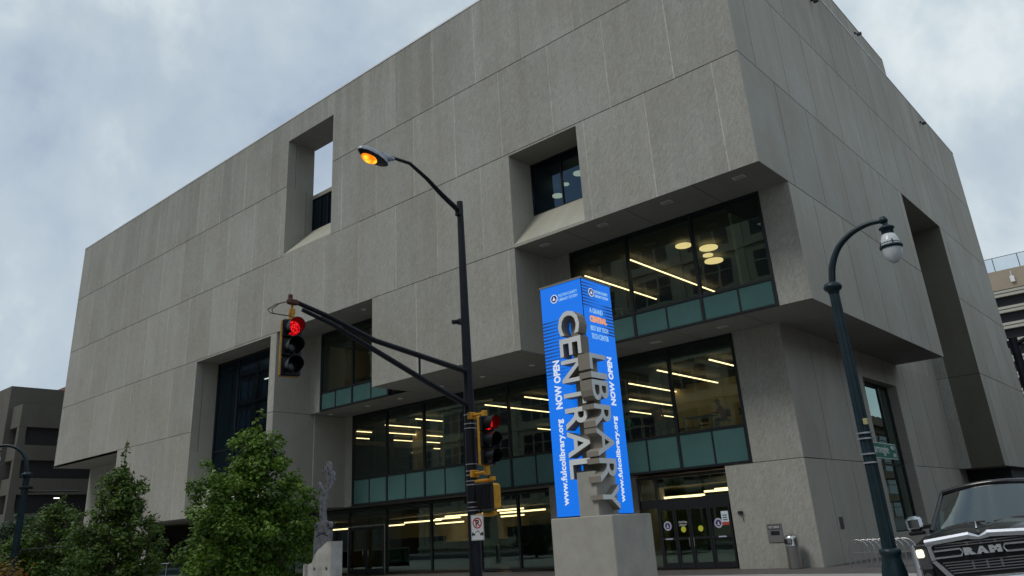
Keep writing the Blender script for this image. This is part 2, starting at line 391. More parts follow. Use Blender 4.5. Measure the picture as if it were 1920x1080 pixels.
BP('window_reveal', 'side', -13.2, XQ - .002, qw[0] - .3, qw[1] + .3, qw[3], qw[3] + .2); BP('window_reveal', 'side', -13.2, XQ - .002, qw[0] - .3, qw[1] + .3, qw[2] - .2, qw[2])
WP('recessed_side_wall', 'side', (XS, 0, 0), Y_, Z_, X_, [(Z3 + .01, Z4 - .01, [47.25, 47.29])])
# returns and jambs facing +X or -X
def ret(x, y0, y1, z0, z1, N=X_, j=None): WP('return_wall', 'return', (x, 0, 0), Y_, Z_, N, [(z0, z1, [y0] + (j or []) + [y1])], gv=.15)
ret(hole[0], YA, 28.44, Z4, Z5, j=[27.9]); ret(hole[0], YA, 28.44, Z5, hole[3], j=[27.0]); ret(hole[1], YA, 28.44, Z4, hole[3], -X_)
ret(slit[0], YA, 28.05, slit[2], slit[3]); ret(slit[1], YA, 28.05, slit[2], slit[3], -X_)
ret(lwin[0], YA, 28.02, 8.14, lwin[3], j=[26.95]); ret(lwin[0], YA, 28.02, lwin[2], 8.14)
ret(lwin[1], YA, 28.02, lwin[2], lwin[3], -X_)
WP('return_wall', 'return', (-41.4, 0, 0), Y_, Z_, X_, [(Z1, Z2, [YA, 29.3, YB]), (Z2, Z3, [YA, 29.3, YB])])
ret(-22.03, YA, YC, Z2, Z3, j=[28.1]); ret(-32.3, YA, YB, Z2, Z3, -X_)
ret(-62, YA, 29.3, Z1, 9.2, -X_); ret(XL, YA, YE, 9.2, ZT, -X_); ret(-73.9, 29.3, 60, -.3, 9.2, -X_)
ret(-15.82, YB, 32.6, -.3, Z1, -X_); ret(-20.36, YB + .2, 34.2, -.3, Z1, X_); ret(-26.4, 33.1, 34.2, -.3, Z1, -X_)
ret(XS - .004, 55.4, 55.42, Z1, Z4, X_)
# soffits
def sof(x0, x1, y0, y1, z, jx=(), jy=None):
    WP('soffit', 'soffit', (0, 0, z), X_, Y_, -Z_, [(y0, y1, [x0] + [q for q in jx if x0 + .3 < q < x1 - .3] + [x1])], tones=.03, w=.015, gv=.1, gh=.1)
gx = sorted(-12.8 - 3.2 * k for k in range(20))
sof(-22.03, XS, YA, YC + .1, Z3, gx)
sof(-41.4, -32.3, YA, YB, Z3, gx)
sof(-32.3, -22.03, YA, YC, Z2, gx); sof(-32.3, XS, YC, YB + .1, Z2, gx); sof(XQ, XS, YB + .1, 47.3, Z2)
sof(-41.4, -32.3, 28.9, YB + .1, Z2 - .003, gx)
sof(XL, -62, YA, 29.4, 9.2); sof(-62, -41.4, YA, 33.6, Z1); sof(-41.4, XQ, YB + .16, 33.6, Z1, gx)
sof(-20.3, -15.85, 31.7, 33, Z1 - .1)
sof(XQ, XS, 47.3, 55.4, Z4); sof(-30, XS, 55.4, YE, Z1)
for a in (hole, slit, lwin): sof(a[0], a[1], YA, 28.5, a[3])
WP('rear_wall', 'front', (0, YE, 0), X_, Z_, Y_, [(Z1, ZT, [XL, -40, XS])]); WP('return_wall', 'front', (0, 47.3, 0), X_, Z_, Y_, [(Z2, Z4, [XQ, XS])])
BP('undercroft_shade_block', 'idark', -30, -10.3, 58.5, 68, -.3, Z1 - .01); BP('interior_wall', 'idark', -15.1, -14.6, 40.5, 55, 0, 9); BP('interior_wall', 'idark', -14.6, -12.6, 47.6, 47.8, 0, 9)  # undercroft block is solid black, standing in for the shaded void
# sloped sills
f = MB()
for (a, zb, yi, lip) in ((hole, 21.25, 28.44, .12), (slit, 16.24, 28.05, .14), (lwin, 6.1, 28.02, .12)):
    s_ = a[2] + lip
    f.poly([(a[0], YA, a[2]), (a[1], YA, a[2]), (a[1], YA, s_), (a[0], YA, s_)], 0, .5)
    f.poly([(a[0], YA, s_), (a[1], YA, s_), (a[1], yi, zb), (a[0], yi, zb)], 0, .52)
    f.build('window_sill', mt['sill'], lib); f = MB()
# roof, terrace, coping
f = MB()
f.box(XL + .3, -52, YA + .4, YE - .3, ZT - 1, ZT - .6); f.box(-34, XS - .3, YA + .4, YE - .3, ZT - 1, ZT - .6); f.box(-52, -34, 39, YE - .3, ZT - 1, ZT - .6)
f.box(-52.2, -52, YA + .4, 39, Z5 - .4, ZT - .6); f.box(-34, -33.8, YA + .4, 39, Z5 - .4, ZT - .6); f.box(-52.2, -33.8, 39, 39.2, Z5 - .4, ZT - .6)
f.box(-52, -34, 28.75, 39, Z5 - .5, Z5 - .12)
f.build('roof', mt['roof'], lib)
f = MB()
f.box(XL - .02, XS + .03, YA - .03, YA + .4, ZT, ZT + .1); f.box(XS - .4, XS + .03, YA + .4, YE, ZT, ZT + .07); f.box(XL - .02, XL + .4, YA + .4, YE, ZT, ZT + .07)
f.build('roof_coping', mt['coping'], lib)
f = MB(); f.wall((-10.25, 0, 0), Y_, Z_, X_, [(ZT + .07, 31.0, js(32, 53.3, 33.2, 3.34))]); f.wall((0, 53.3, 0), X_, Z_, Y_, [(ZT + .07, 31, [-40, -10.25])])
f.wall((0, 32, 0), X_, Z_, -Y_, [(ZT + .07, 31, [-40, -10.25])]); f.box(-40, -10.25, 32, 53.3, 30.9, 30.99)
f.build('penthouse', mt['side'], lib)
f = MB(); f.box(-41.08, -36.2, 28.44, 28.75, 23.45, 23.8); f.build('terrace_lintel', mt['sill'], lib)

def glazing(parent, u0, u1, v0, v1, mull, P, gl='glass', span=None, smull=(), fw=.13, fd=.14, proud=.05, transoms=()):
    """P(u, v, d) maps to world, d>0 towards the outside"""
    win = MB()
    def bar(mbx, a, b, c, d, t0, t1):
        q = [P(x, y, t) for t in (t0, t1) for y in (c, d) for x in (a, b)]
        for k in ((0, 2, 3, 1), (4, 5, 7, 6), (0, 1, 5, 4), (2, 6, 7, 3), (0, 4, 6, 2), (1, 3, 7, 5)): mbx.poly([q[i] for i in k])
    T = v0 if span is None else span
    bar(win, u0, u0 + fw, v0, v1, proud - fd, proud); bar(win, u1 - fw, u1, v0, v1, proud - fd, proud)
    bar(win, u0 + fw, u1 - fw, v1 - fw, v1, proud - fd, proud); bar(win, u0 + fw, u1 - fw, v0, v0 + fw * .7, proud - fd, proud)
    if span is not None: bar(win, u0 + fw, u1 - fw, span - .06, span + .04, proud - fd, proud - .01)
    for m in mull: bar(win, m - fw / 2, m + fw / 2, v0 + fw * .7, v1 - fw, proud - fd - .02, proud - .003)
    for t in transoms: bar(win, u0 + fw, u1 - fw, t - .05, t + .05, proud - fd, proud - .015)
    w_ = win.build('window', mt['frame'], parent)
    p = MB(); p.poly([P(u0 + .02, T, -.02), P(u1 - .02, T, -.02), P(u1 - .02, v1 - .02, -.02), P(u0 + .02, v1 - .02, -.02)])
    p.build('pane', mt[gl], w_)
    if span is not None:
        e = sorted([u0 + fw] + list(smull) + [u1 - fw])
        for a, b in zip(e[:-1], e[1:]):
            q = MB(); bar(q, a + .035, b - .035, v0 + fw * .7 + .01, span - .07, -.03, .0); q.build('spandrel_panel', mt['teal'], w_)
        for m in smull:
            if min(abs(m - x) for x in mull or [1e9]) > .3: q = MB(); bar(q, m - .035, m + .035, v0 + fw * .7, span - .06, -.04, proud - .02); q.build('mullion', mt['frame'], w_)
    return w_
PF = lambda y: (lambda u, v, d=0: Vector((u, y - d, v)))
g2 = [-14.56 - 3.26 * k for k in range(1, 8)]
s2 = [-14.56 - 1.63 * k for k in range(1, 16)]
glazing(lib, -40.65, -14.56, Z1 + .02, Z2 - .02, g2, PF(YB + .02), span=5.5, smull=s2)
glazing(lib, -20.86, -11.23, Z2 + .02, Z3 - .02, [-17.7, -14.42], PF(YC + .02), span=10.5, smull=[-19.4, -17.7, -16.1, -14.42, -12.8])
glazing(lib, -40.31, -33.94, Z2 + .02, Z3 - .02, [-37.2], PF(28.92), span=10.5, smull=[-38.8, -37.2, -35.5])
PXp = lambda x: (lambda u, v, d=0: Vector((x + d, u, v)))
glazing(lib, 28.98, YB, Z2 + .02, Z3 - .02, [], PXp(-33.96), span=10.5)
glazing(lib, slit[0], slit[1], 16.2, slit[3], [-20.2, -18.9], PF(28.06), gl='blueglass', fw=.06)
glazing(lib, lwin[0], lwin[1], 6.0, lwin[3], [-48.4], PF(28.03), gl='blueglass', fw=.14, transoms=(8.1,))
glazing(lib, hole[0], hole[1], 21.2, 23.5, [-40.2, -39.4], PF(28.46), gl='blueglass', fw=.05)
glazing(lib, -46.5, -26.4, .05, Z1 - .06, [-43.2, -39.55, -35.6, -31.7, -28.9], PF(33.5), fw=.14)
glazing(lib, -61.9, -46.5, .05, Z1 - .06, [-58.5, -55.2, -52, -49.2], PF(33.5), fw=.14)
glazing(lib, 41.0, 46.3, .85, 8.1, [44.7], PXp(-12.95), fw=.12, transoms=(4.0,))
# entrance doors
glazing(lib, -20.36, -15.82, .02, Z1 - .12, [-19.4], PF(31.95), fw=.12, transoms=(2.72,))
f = MB(); f.box(-20.3, -15.82, 31.9, 31.93, 2.5, 2.85); f.build('door_header', mt['frame'], lib)
mt['badge'] = pbr('badge_violet_white', (.5, .5, .62), .5); mt['badgedark'] = pbr('badge_navy', (.02, .025, .09), .5)
mt['stick'] = pbr('yellow_sticker', (.6, .6, .05), .5); mt['notice'] = pbr('notice_paper', (.62, .72, .78), .6); mt['noticered'] = pbr('notice_red', (.5, .06, .05), .6)
for i, (a, b) in enumerate(((-19.36, -18.62), (-18.6, -17.9), (-17.88, -16.98), (-16.96, -15.98))):
    d = MB(); y0 = 31.86
    d.box(a, a + .08, y0, y0 + .06, .05, 2.5); d.box(b - .08, b, y0, y0 + .06, .05, 2.5)
    d.box(a + .08, b - .08, y0, y0 + .06, 2.38, 2.5); d.box(a + .08, b - .08, y0, y0 + .06, .05, .27); d.box(a + .08, b - .08, y0, y0 + .06, 1.18, 1.27)
    do = d.build('door', mt['frame'], lib)
    p = MB(); p.poly([(a + .08, y0 + .03, .27), (b - .08, y0 + .03, .27), (b - .08, y0 + .03, 2.38), (a + .08, y0 + .03, 2.38)]); p.build('pane', mt['glass'], do)
    c = (a + b) / 2
    q = MB()
    if i in (0, 3):
        q.lathe([(.19, 0), (.19, .01)], M=Matrix.Translation((c - (0 if i == 0 else .1), y0, 1.75)) @ Matrix.Rotation(R_(90), 4, 'X'), mi=0)
        q.lathe([(.13, 0), (.13, .014)], M=Matrix.Translation((c - (0 if i == 0 else .1), y0, 1.75)) @ Matrix.Rotation(R_(90), 4, 'X'), mi=1)
        q.prism([(-.06, -.08), (.07, -.08), (.03, .02), (0, .09), (-.03, .02)], (c - (0 if i == 0 else .1), y0 - .016, 1.75), X_, Z_, (0, -.002, 0), 0)
        q.box(c - .18, c + .18, y0 - .004, y0, 1.2, 1.25, 0)
        q.build('door_badge', [mt['badge'], mt['badgedark']], do)
    else:
        q.lathe([(.12, 0), (.12, .01)], M=Matrix.Translation((c, y0 + .02, 1.58)) @ Matrix.Rotation(R_(90), 4, 'X'), mi=0)
        q.build('door_sticker', mt['stick'], do)
    if i == 1:
        q = MB(); put_text(q, 'CENTRAL', (c - .2, y0 + .01, 1.83), X_, Z_, .12, fit=(.42, .08)); q.build('door_lettering', mt['white'], do); q = MB(); put_text(q, 'LIBRARY', (c - .18, y0 + .01, 1.72), X_, Z_, .12, fit=(.36, .07)); q.build('door_lettering', mt['white'], do)
    if i == 3:
        q = MB(); q.box(-16.4, -16.08, y0 - .012, y0 - .004, 1.78, 2.2, 0); q.box(-16.4, -16.08, y0 - .012, y0 - .004, 1.66, 1.775, 1)
        for k in range(3): q.box(-16.34, -16.14, y0 - .014, y0 - .012, 1.84 + .09 * k, 1.88 + .09 * k, 2)
        q.build('door_notice', [mt['notice'], mt['noticered'], mt['badgedark']], do)
    if i in (1, 2):
        q = MB(); q.tube([(b - .1 if i == 1 else a + .1, y0 - .05, .9), (b - .1 if i == 1 else a + .1, y0 - .05, 1.25)], .015); q.build('door_handle', mt['steel'], do)
# pair of glazed doors in the left ground-floor front
f = MB(); y0 = 33.38
for a, b in ((-43.05, -41.35), (-41.3, -39.65)):
    d = MB(); d.box(a, a + .12, y0, y0 + .06, .07, 2.75); d.box(b - .12, b, y0, y0 + .06, .07, 2.75); d.box(a + .12, b - .12, y0, y0 + .06, 2.6, 2.75); d.box(a + .12, b - .12, y0, y0 + .06, .07, .35)
    do = d.build('door', mt['frame'], lib)
    q = MB(); hx = b - .22 if a < -42 else a + .22
    q.tube([(hx, y0, 1.0), (hx, y0 - .08, 1.0), (hx, y0 - .08, 1.4), (hx, y0, 1.4)], .02); q.build('door_handle', mt['steel'], do)
d = MB()
for x in (-43.15, -39.6): d.box(x - .03, x + .03, y0 - .02, y0, .05, 2.85)
d.box(-43.12, -39.63, y0 - .02, y0, 2.79, 2.85); d.build('door_frame', mt['steel'], lib)
# square downlights in the soffits
def down(x, y, z, rd=False):
    q = MB()
    if rd: q.lathe([(.16, 0), (.16, -.03), (.1, -.03)], c=(x, y, z - .001), n=16, mi=0)
    else:
        q.box(x - .24, x + .24, y - .15, y + .15, z - .035, z - .002, 0); q.box(x - .18, x + .18, y - .1, y + .1, z - .045, z - .036, 1)
    q.build('soffit_light', [mt['coping'], mt['frame2']], lib)
mt['frame2'] = pbr('downlight_lens', (.34, .34, .34), .3)
for x in (-11.13, -14.35, -17.58, -20.83): down(x, 27.15, Z3)
for x in (-14.25, -17.5, -20.7): down(x, 30.3, Z2)
for x in (-23.93, -27.2, -30.24): down(x, 29.4, Z2, True)
for x in (-40.7, -37.1, -34.2): down(x, 30.0, Z2 - .003, True)
for x in (-34.28, -37.5): down(x, 27.4, Z3, True)
# interiors
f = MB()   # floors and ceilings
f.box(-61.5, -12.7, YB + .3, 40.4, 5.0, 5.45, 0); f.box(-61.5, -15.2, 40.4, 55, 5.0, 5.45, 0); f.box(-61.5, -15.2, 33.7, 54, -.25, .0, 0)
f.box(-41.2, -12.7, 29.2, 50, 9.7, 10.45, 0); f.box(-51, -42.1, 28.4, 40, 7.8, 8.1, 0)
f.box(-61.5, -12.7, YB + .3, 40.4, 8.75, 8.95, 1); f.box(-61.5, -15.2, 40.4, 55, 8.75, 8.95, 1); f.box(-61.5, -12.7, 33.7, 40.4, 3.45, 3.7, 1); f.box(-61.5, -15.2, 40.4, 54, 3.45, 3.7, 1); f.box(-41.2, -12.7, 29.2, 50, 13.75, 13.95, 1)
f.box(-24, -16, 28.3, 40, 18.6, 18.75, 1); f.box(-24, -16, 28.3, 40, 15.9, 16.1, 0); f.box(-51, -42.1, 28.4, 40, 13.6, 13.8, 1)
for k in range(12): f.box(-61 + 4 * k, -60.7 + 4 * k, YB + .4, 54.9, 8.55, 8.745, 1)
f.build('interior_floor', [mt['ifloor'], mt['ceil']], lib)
f = MB()
f.box(-61.5, -15.2, 55, 55.2, 0, 9, 0); f.box(-12.7, -12.6, YB + .3, 40.4, 5.45, 8.7, 0); f.box(-15.2, -12.7, 40.3, 40.45, 0, 9, 0); f.box(-41, -12.7, 46, 46.2, 10.4, 13.7, 0)
f.box(-61.5, -15.2, 47.5, 47.7, .02, 3.45, 0)
f.box(-12.72, -12.6, 29.2, 46, 10.45, 13.7, 0)
f.box(-30, -26, 33.8, 34, .02, 2.2, 1); f.box(-48.5, -30, 40, 40.15, .02, 1.6, 1); f.box(-47.5, -41, 39.7, 39.9, .9, 2.0, 1)
f.box(-34.5, -31, 41, 41.3, .02, 2.9, 1); f.box(-41.2, -41, 30, 46, 10.45, 13.7, 0)
f.box(-23.9, -15.9, 36, 36.2, 16, 18.6, 1); f.box(-51, -42, 36, 36.2, 6, 13.7, 1)
f.box(-61.6, -61.4, 33.6, 55, 0, 9, 1); f.box(-41.1, -36.2, 28.8, 39, 21.1, 21.2, 1); f.box(-41.1, -36.2, 31, 31.1, 21.2, 23.4, 1)
f.box(-20.3, -12.8, 36.5, 36.7, .02, 1.1, 1)
f.box(-21.6, -12.75, 38.35, 38.5, 5.45, 8.75, 0); f.box(-41, -39.8, 37, 37.2, 5.45, 8.75, 0); f.box(-40, -26.5, 36.9, 37.05, 10.45, 13.7, 1)
f.build('interior_wall', [mt['beige'], mt['idark']], lib)
for (x, y, z0, z1, r) in ((-42.4, 35.3, 0, 3.45, .42), (-32.6, 35.3, 0, 3.45, .42), (-33.6, 33.4, 5.45, 8.75, .5), (-41.6, 41, 5.45, 8.75, .6), (-24, 36, 5.45, 8.75, .45), (-52, 36, 0, 3.45, .42), (-39.5, 33, 10.45, 13.7, .35)):
    q = MB(); q.lathe([(r, z0), (r, z1)], c=(x, y, 0), n=24); q.build('column', mt['iconc'], lib)
def strip(x0, x1, y0, y1, z, t=.028, h=.045):
    q = MB(); q.box(x0 - (t if x0 == x1 else 0), x1 + (t if x0 == x1 else 0), y0 - (t if y0 == y1 else 0), y1 + (t if y0 == y1 else 0), z, z + h); q.build('ceiling_light', mt['strip'], lib)
for (x, a, b) in ((-15.9, 31.9, 34.6), (-18.59, 31.95, 37.85), (-21.3, 33.7, 38.3), (-24.1, 38, 42.9), (-26.8, 42.2, 44.6), (-26.8, 45.5, 47.8), (-26.65, 31.95, 34.1), (-29.5, 31.95, 37.7),
                  (-35.15, 32, 34.2), (-37.9, 32, 34.9), (-40.65, 34.6, 39.5), (-43.5, 37, 42.4), (-46.5, 39.5, 45.5), (-49.2, 41.9, 45.6), (-40.9, 32.2, 33.4), (-43.6, 34.3, 35.4), (-46.5, 36.6, 37.7), (-49.2, 38.7, 39.9), (-34.8, 42.9, 44.3)):
    strip(x, x, a, b, 8.45)
for (x, a, b) in ((-18.45, 30.3, 39), (-21.3, 30.8, 37.5), (-37.7, 30.6, 32.6), (-36.4, 33.5, 34.5)): strip(x, x, a, b, 13.5)
for (a, b, y, z) in ((-50.6, -48.2, 42.5, 2.95), (-47.5, -43.6, 42.0, 3.05), (-43.6, -41.2, 41.5, 3.1), (-42, -37.2, 40.9, 3.2), (-47.8, -44.8, 45.5, 2.9), (-38.2, -36.2, 42.5, 2.95), (-36.2, -32.5, 40.2, 3.1), (-35, -32.8, 38.5, 3.2), (-54, -51.5, 40, 2.9)):
    strip(a, b, y, y, z, .07, .09)
for (a, b, y, z) in ((-20.6, -18.3, 34.2, 2.95), (-18.3, -16.6, 34.3, 3.08), (-17.3, -15.9, 33.4, 3.1), (-20.2, -19.2, 35.6, 2.95), (-22.4, -20.8, 35, 2.9)): strip(a, b, y, y, z, .07, .08)
for (a, y, z) in ((-47.5, 29.5, 12.6), (-46.5, 30.5, 11.9), (-45.9, 29.6, 13.3)): strip(a, a + 1.5, y, y, z, .04, .05)
for (x, y, z, r) in ((-15.84, 30.94, 13.55, .36), (-15.15, 32.01, 13.5, .42), (-15.68, 32.95, 13.5, .24), (-15.9, 33.95, 13.5, .44), (-20.9, 29.35, 17.9, .16), (-19.75, 28.9, 17.95, .28), (-22.2, 30.35, 18.0, .28), (-46.4, 30, 10.3, .2)):
    q = MB(); q.lathe([(r, 0), (r, .06)], c=(x, y, z), n=24); q.build('ceiling_light', mt['disc'], lib)
# wall-mounted bits
f = MB(); f.box(-14.42, -13.8, YB - .03, YB - .002, .92, 1.6, 0); f.box(-14.36, -13.86, YB - .036, YB - .031, 1.38, 1.56, 1); f.box(-14.28, -13.92, YB - .037, YB - .031, 1.18, 1.33, 2)
bo = f.build('book_return_slot', [pbr('return_panel_grey', (.2, .2, .2), .5, .3), pbr('return_sign_grey', (.07, .07, .08), .5), mt['black']], lib)
q = MB(); put_text(q, 'RETURNS', (-14.32, YB - .04, 1.43), X_, Z_, .1, fit=(.42, .09)); q.build('return_lettering', mt['white'], bo)
f = MB(); f.box(-15.5, -15.32, YB - .12, YB, 2.05, 2.15, bev=.01); f.lathe([(.05, 0), (.05, .05), (.02, .08)], c=(-15.4, YB - .16, 1.99)); f.build('wall_camera', mt['black'], lib)
f = MB(); f.box(XQ, XQ + .02, 34.1, 34.5, 1.25, 1.7); 
for k in range(8): f.box(XQ + .02, XQ + .03, 34.13, 34.47, 1.28 + k * .052, 1.3 + k * .052)
f.build('wall_vent', pbr('vent_grey', (.09, .09, .085), .6), lib)
for (y, z) in ((38.2, 27.6), (46.0, 29.3), (58.6, 27.8)):
    f = MB(); f.box(XS, XS + .1, y - .08, y + .08, z + .1, z + .2); f.tube([(XS + .05, y, z + .1), (XS + .22, y - .05, z)], .03); f.box(XS + .12, XS + .4, y - .1, y + .06, z - .12, z + .06, bev=.02)
    f.build('roof_floodlight', mt['black'], lib)
# ------------------------------------------------------------------ ground
def brick_mat():
    q = NT('plaza_pavers'); b = q.n('ShaderNodeBsdfPrincipled'); q.l(b.outputs[0], q.o.inputs[0])
    g = q.n('ShaderNodeNewGeometry').outputs['Position']
    br = q.n('ShaderNodeTexBrick'); br.inputs['Scale'].default_value = 2.2; br.inputs['Mortar Size'].default_value = .03
    br.inputs['Color1'].default_value = (.17, .15, .14, 1); br.inputs['Color2'].default_value = (.1, .092, .09, 1); br.inputs['Mortar'].default_value = (.05, .05, .05, 1)
    q.l(g, br.inputs['Vector']); q.l(br.outputs[0], b.inputs['Base Color']); b.inputs['Roughness'].default_value = .6; return q.m
mt['pavers'] = brick_mat()
f = MB(); f.box(-160, 12, 12, 75, -.4, -.02, 0); tag(f.build('pavement', mt['slab']), kind='structure')
f = MB(); f.poly([(-160, 28.6, -.012), (-13.5, 28.6, -.012), (-6, 27.6, -.012), (12, 27.6, -.012), (12, 75, -.012), (-160, 75, -.012)])
tag(f.build('paver_strip', mt['pavers']), kind='structure')
f = MB()
f.poly([(-600, -600, -.55), (600, -600, -.55), (600, 1200, -.55), (-600, 1200, -.55)]); tag(f.build('ground', mt['slab']), kind='structure')
f = MB(); f.poly([(-400, -9, -.16), (400, -9, -.16), (400, 9, -.16), (-400, 9, -.16)])
tag(f.build('main_road', mt['asphalt']), kind='structure')
f = MB(); f.box(-400, -4.6, 9, 12.0, -.4, -.01); tag(f.build('kerb_pavement', mt['slab']), kind='structure')
f = MB(); f.box(-400, 60, -16, -9, -.4, -.01); tag(f.build('near_pavement', mt['slab']), kind='structure')
f = MB()
for k in range(40): f.box(-200 + 9 * k, -197 + 9 * k, -.07, .07, -.158, -.154)
tag(f.build('lane_markings', mt['paint_white']), kind='structure')
sl_ = lambda x, y: .02 + .05 * (x + 2.9) + (y - 13) * .004
f = MB(); f.poly([(-4.3, 9.3, sl_(-4.3, 9.3)), (9, 9.3, sl_(9, 9.3)), (9, 160, sl_(9, 160)), (-4.3, 160, sl_(-4.3, 160))])
f.poly([(-4.3, 9, -.15), (9, 9, -.15), (9, 9.3, sl_(9, 9.3)), (-4.3, 9.3, sl_(-4.3, 9.3))])
tag(f.build('side_road', mt['asphalt']), kind='structure')

# ------------------------------------------------------------------ monument sign tower
mt['mon'] = pbr('monument_concrete', (.37, .355, .32), .9, var=.14, vscale=1.6, bump=.35, bscale=30)
mt['mond'] = pbr('letter_shadow_gap', (.02, .02, .02), .8)
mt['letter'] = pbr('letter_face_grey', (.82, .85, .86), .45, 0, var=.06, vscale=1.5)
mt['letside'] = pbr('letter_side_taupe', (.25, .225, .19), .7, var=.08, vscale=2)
def led_mat(name, bands):
    """blue LED screen: glows, fine scan lines, darker ruled bands of the design"""
    q = NT(name); e = q.n('ShaderNodeEmission'); g = q.n('ShaderNodeNewGeometry').outputs['Position']
    sp = q.n('ShaderNodeSeparateXYZ'); q.l(g, sp.inputs[0]); z = sp.outputs[2]
    fine = q.mathn('SINE', q.mathn('MULTIPLY', z, 95.0))
    fac = q.mapr(fine, -1, 1, .93, 1.04)
    for (z0, z1, fr, depth, hor, a0, a1) in bands:
        inb = q.mathn('MULTIPLY', q.mathn('GREATER_THAN', z, z0), q.mathn('LESS_THAN', z, z1))
        h = q.mapr(sp.outputs[hor], a0, a1, 0, 1)
        ln = q.mathn('GREATER_THAN', q.mathn('SINE', q.mathn('MULTIPLY', z, fr)), .1)
        fac = q.mathn('MULTIPLY', fac, q.mathn('SUBTRACT', 1, q.mathn('MULTIPLY', q.mathn('MULTIPLY', q.mathn('MULTIPLY', inb, ln), h, ), depth)))
    mm = q.n('ShaderNodeMix', data_type='RGBA', blend_type='MULTIPLY'); mm.inputs[0].default_value = 1
    mm.inputs[6].default_value = (.0, .155, .76, 1); q.l(fac, mm.inputs[7]); q.l(mm.outputs[2], e.inputs[0]); e.inputs[1].default_value = 1.0
    pb = q.n('ShaderNodeBsdfPrincipled'); pb.inputs['Base Color'].default_value = (.01, .03, .08, 1); pb.inputs['Roughness'].default_value = .5
    ad = q.n('ShaderNodeAddShader'); q.l(e.outputs[0], ad.inputs[0]); q.l(pb.outputs[0], ad.inputs[1]); q.l(ad.outputs[0], q.o.inputs[0]); return q.m
mt['ledL'] = led_mat('led_screen_blue_front', [(5.9, 7.6, 62, .75, 0, -13.05, -14.0)])
mt['ledR'] = led_mat('led_screen_blue_side', [(7.75, 8.55, 66, .8, 1, 18.9, 18.1), (7.05, 8.0, 66, .85, 1, 18.75, 19.2)])
mt['ledwhite'] = emis('led_white_text', (.75, .85, 1), .85); mt['ledorange'] = emis('led_orange_text', (1, .45, .2), .8); mt['ledlight'] = emis('led_pale_blue_text', (.4, .7, 1), .8)
mon = thing('monument_sign', 'tall square pylon sign with blue screens and big grey letters spelling CENTRAL LIBRARY', 'pylon sign')
f = MB(); f.box(-14.12, -12.62, 18.0, 19.46, 2.12, 8.6); f.build('core', mt['mond'], mon)
f = MB(); f.box(-14.15, -12.58, 17.96, 19.5, 8.6, 8.66); f.build('cap', mt['letside'], mon)

f = MB(); f.poly([(-14.12, 17.985, 2.14), (-12.62, 17.985, 2.14), (-12.62, 17.985, 8.6), (-14.12, 17.985, 8.6)]); scL = f.build('screen', mt['ledL'], mon)
f = MB(); f.poly([(-12.605, 18, 2.14), (-12.605, 19.46, 2.14), (-12.605, 19.46, 8.6), (-12.605, 18, 8.6)]); scR = f.build('screen', mt['ledR'], mon)
f = MB(); f.box(-13.95, -11.98, 17.47, 19.32, -.02, 2.1, bev=.02); f.box(-13.02, -12.42, 17.55, 18.45, 2.1, 3.2); f.box(-13.03, -12.47, 17.88, 18.2, 3.2, 6.2); f.box(-13.03, -12.63, 17.88, 17.98, 6.2, 7.5)
f.build('plinth', mt['mon'], mon)
# giant letters, turned clockwise: reading direction down, tops to the right
def big(ch, plane, a0, a1, zt, zb):
    """front face rectangle a0..a1 horizontally (x on the front plane, y on the side plane), zt..zb"""
    me = text_mesh(ch, 1.0, 0, .012)
    xs = [v.co.x for v in me.vertices]; ys = [v.co.y for v in me.vertices]; bpy.data.meshes.remove(me)
    me = text_mesh(ch, 1.0, .5, .012)
    mx_, Mx, my, My = min(xs), max(xs), min(ys), max(ys)
    m = MB(); dep = .42
    for v in me.vertices:
        u = (v.co.x - mx_) / (Mx - mx_); t = (v.co.y - my) / (My - my)
        z = zt + (zb - zt) * u; a = a0 + (a1 - a0) * t; front = v.co.z > 0
        if plane == 'F': m.v.append((a, 17.6 if front else 17.975, z))
        else: m.v.append((-12.2 if front else -12.595, a, z))
    for p in me.polygons:
        fr = all(me.vertices[i].co.z > 0 for i in p.vertices)
        idx = tuple(p.vertices)
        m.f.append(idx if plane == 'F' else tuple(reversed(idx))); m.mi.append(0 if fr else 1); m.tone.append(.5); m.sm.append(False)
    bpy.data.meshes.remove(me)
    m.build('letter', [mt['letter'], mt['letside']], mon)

for ch, a, b, zt, zb in (('C', -13.27, -12.53, 7.62, 6.93), ('E', -13.27, -12.53, 6.84, 6.33), ('N', -13.27, -12.53, 6.23, 5.6), ('T', -13.27, -12.53, 5.52, 4.97), ('R', -13.27, -12.53, 4.9, 4.33), ('A', -13.27, -12.53, 4.28, 3.6), ('L', -13.27, -12.55, 3.55, 3.05)):
    big(ch, 'F', a, b, zt, zb)
for ch, zt, zb in (('L', 6.27, 5.83), ('I', 5.76, 5.6), ('B', 5.55, 5.0), ('R', 4.9, 4.3), ('A', 4.27, 3.55), ('R', 3.5, 2.9), ('Y', 2.85, 2.22)):
    big(ch, 'S', 17.48, 18.24, zt, zb)
f = MB(); f.box(-13.1, -12.42, 17.62, 17.97, 3.2, 3.24); f.build('shadow_gap', mt['mond'], mon)
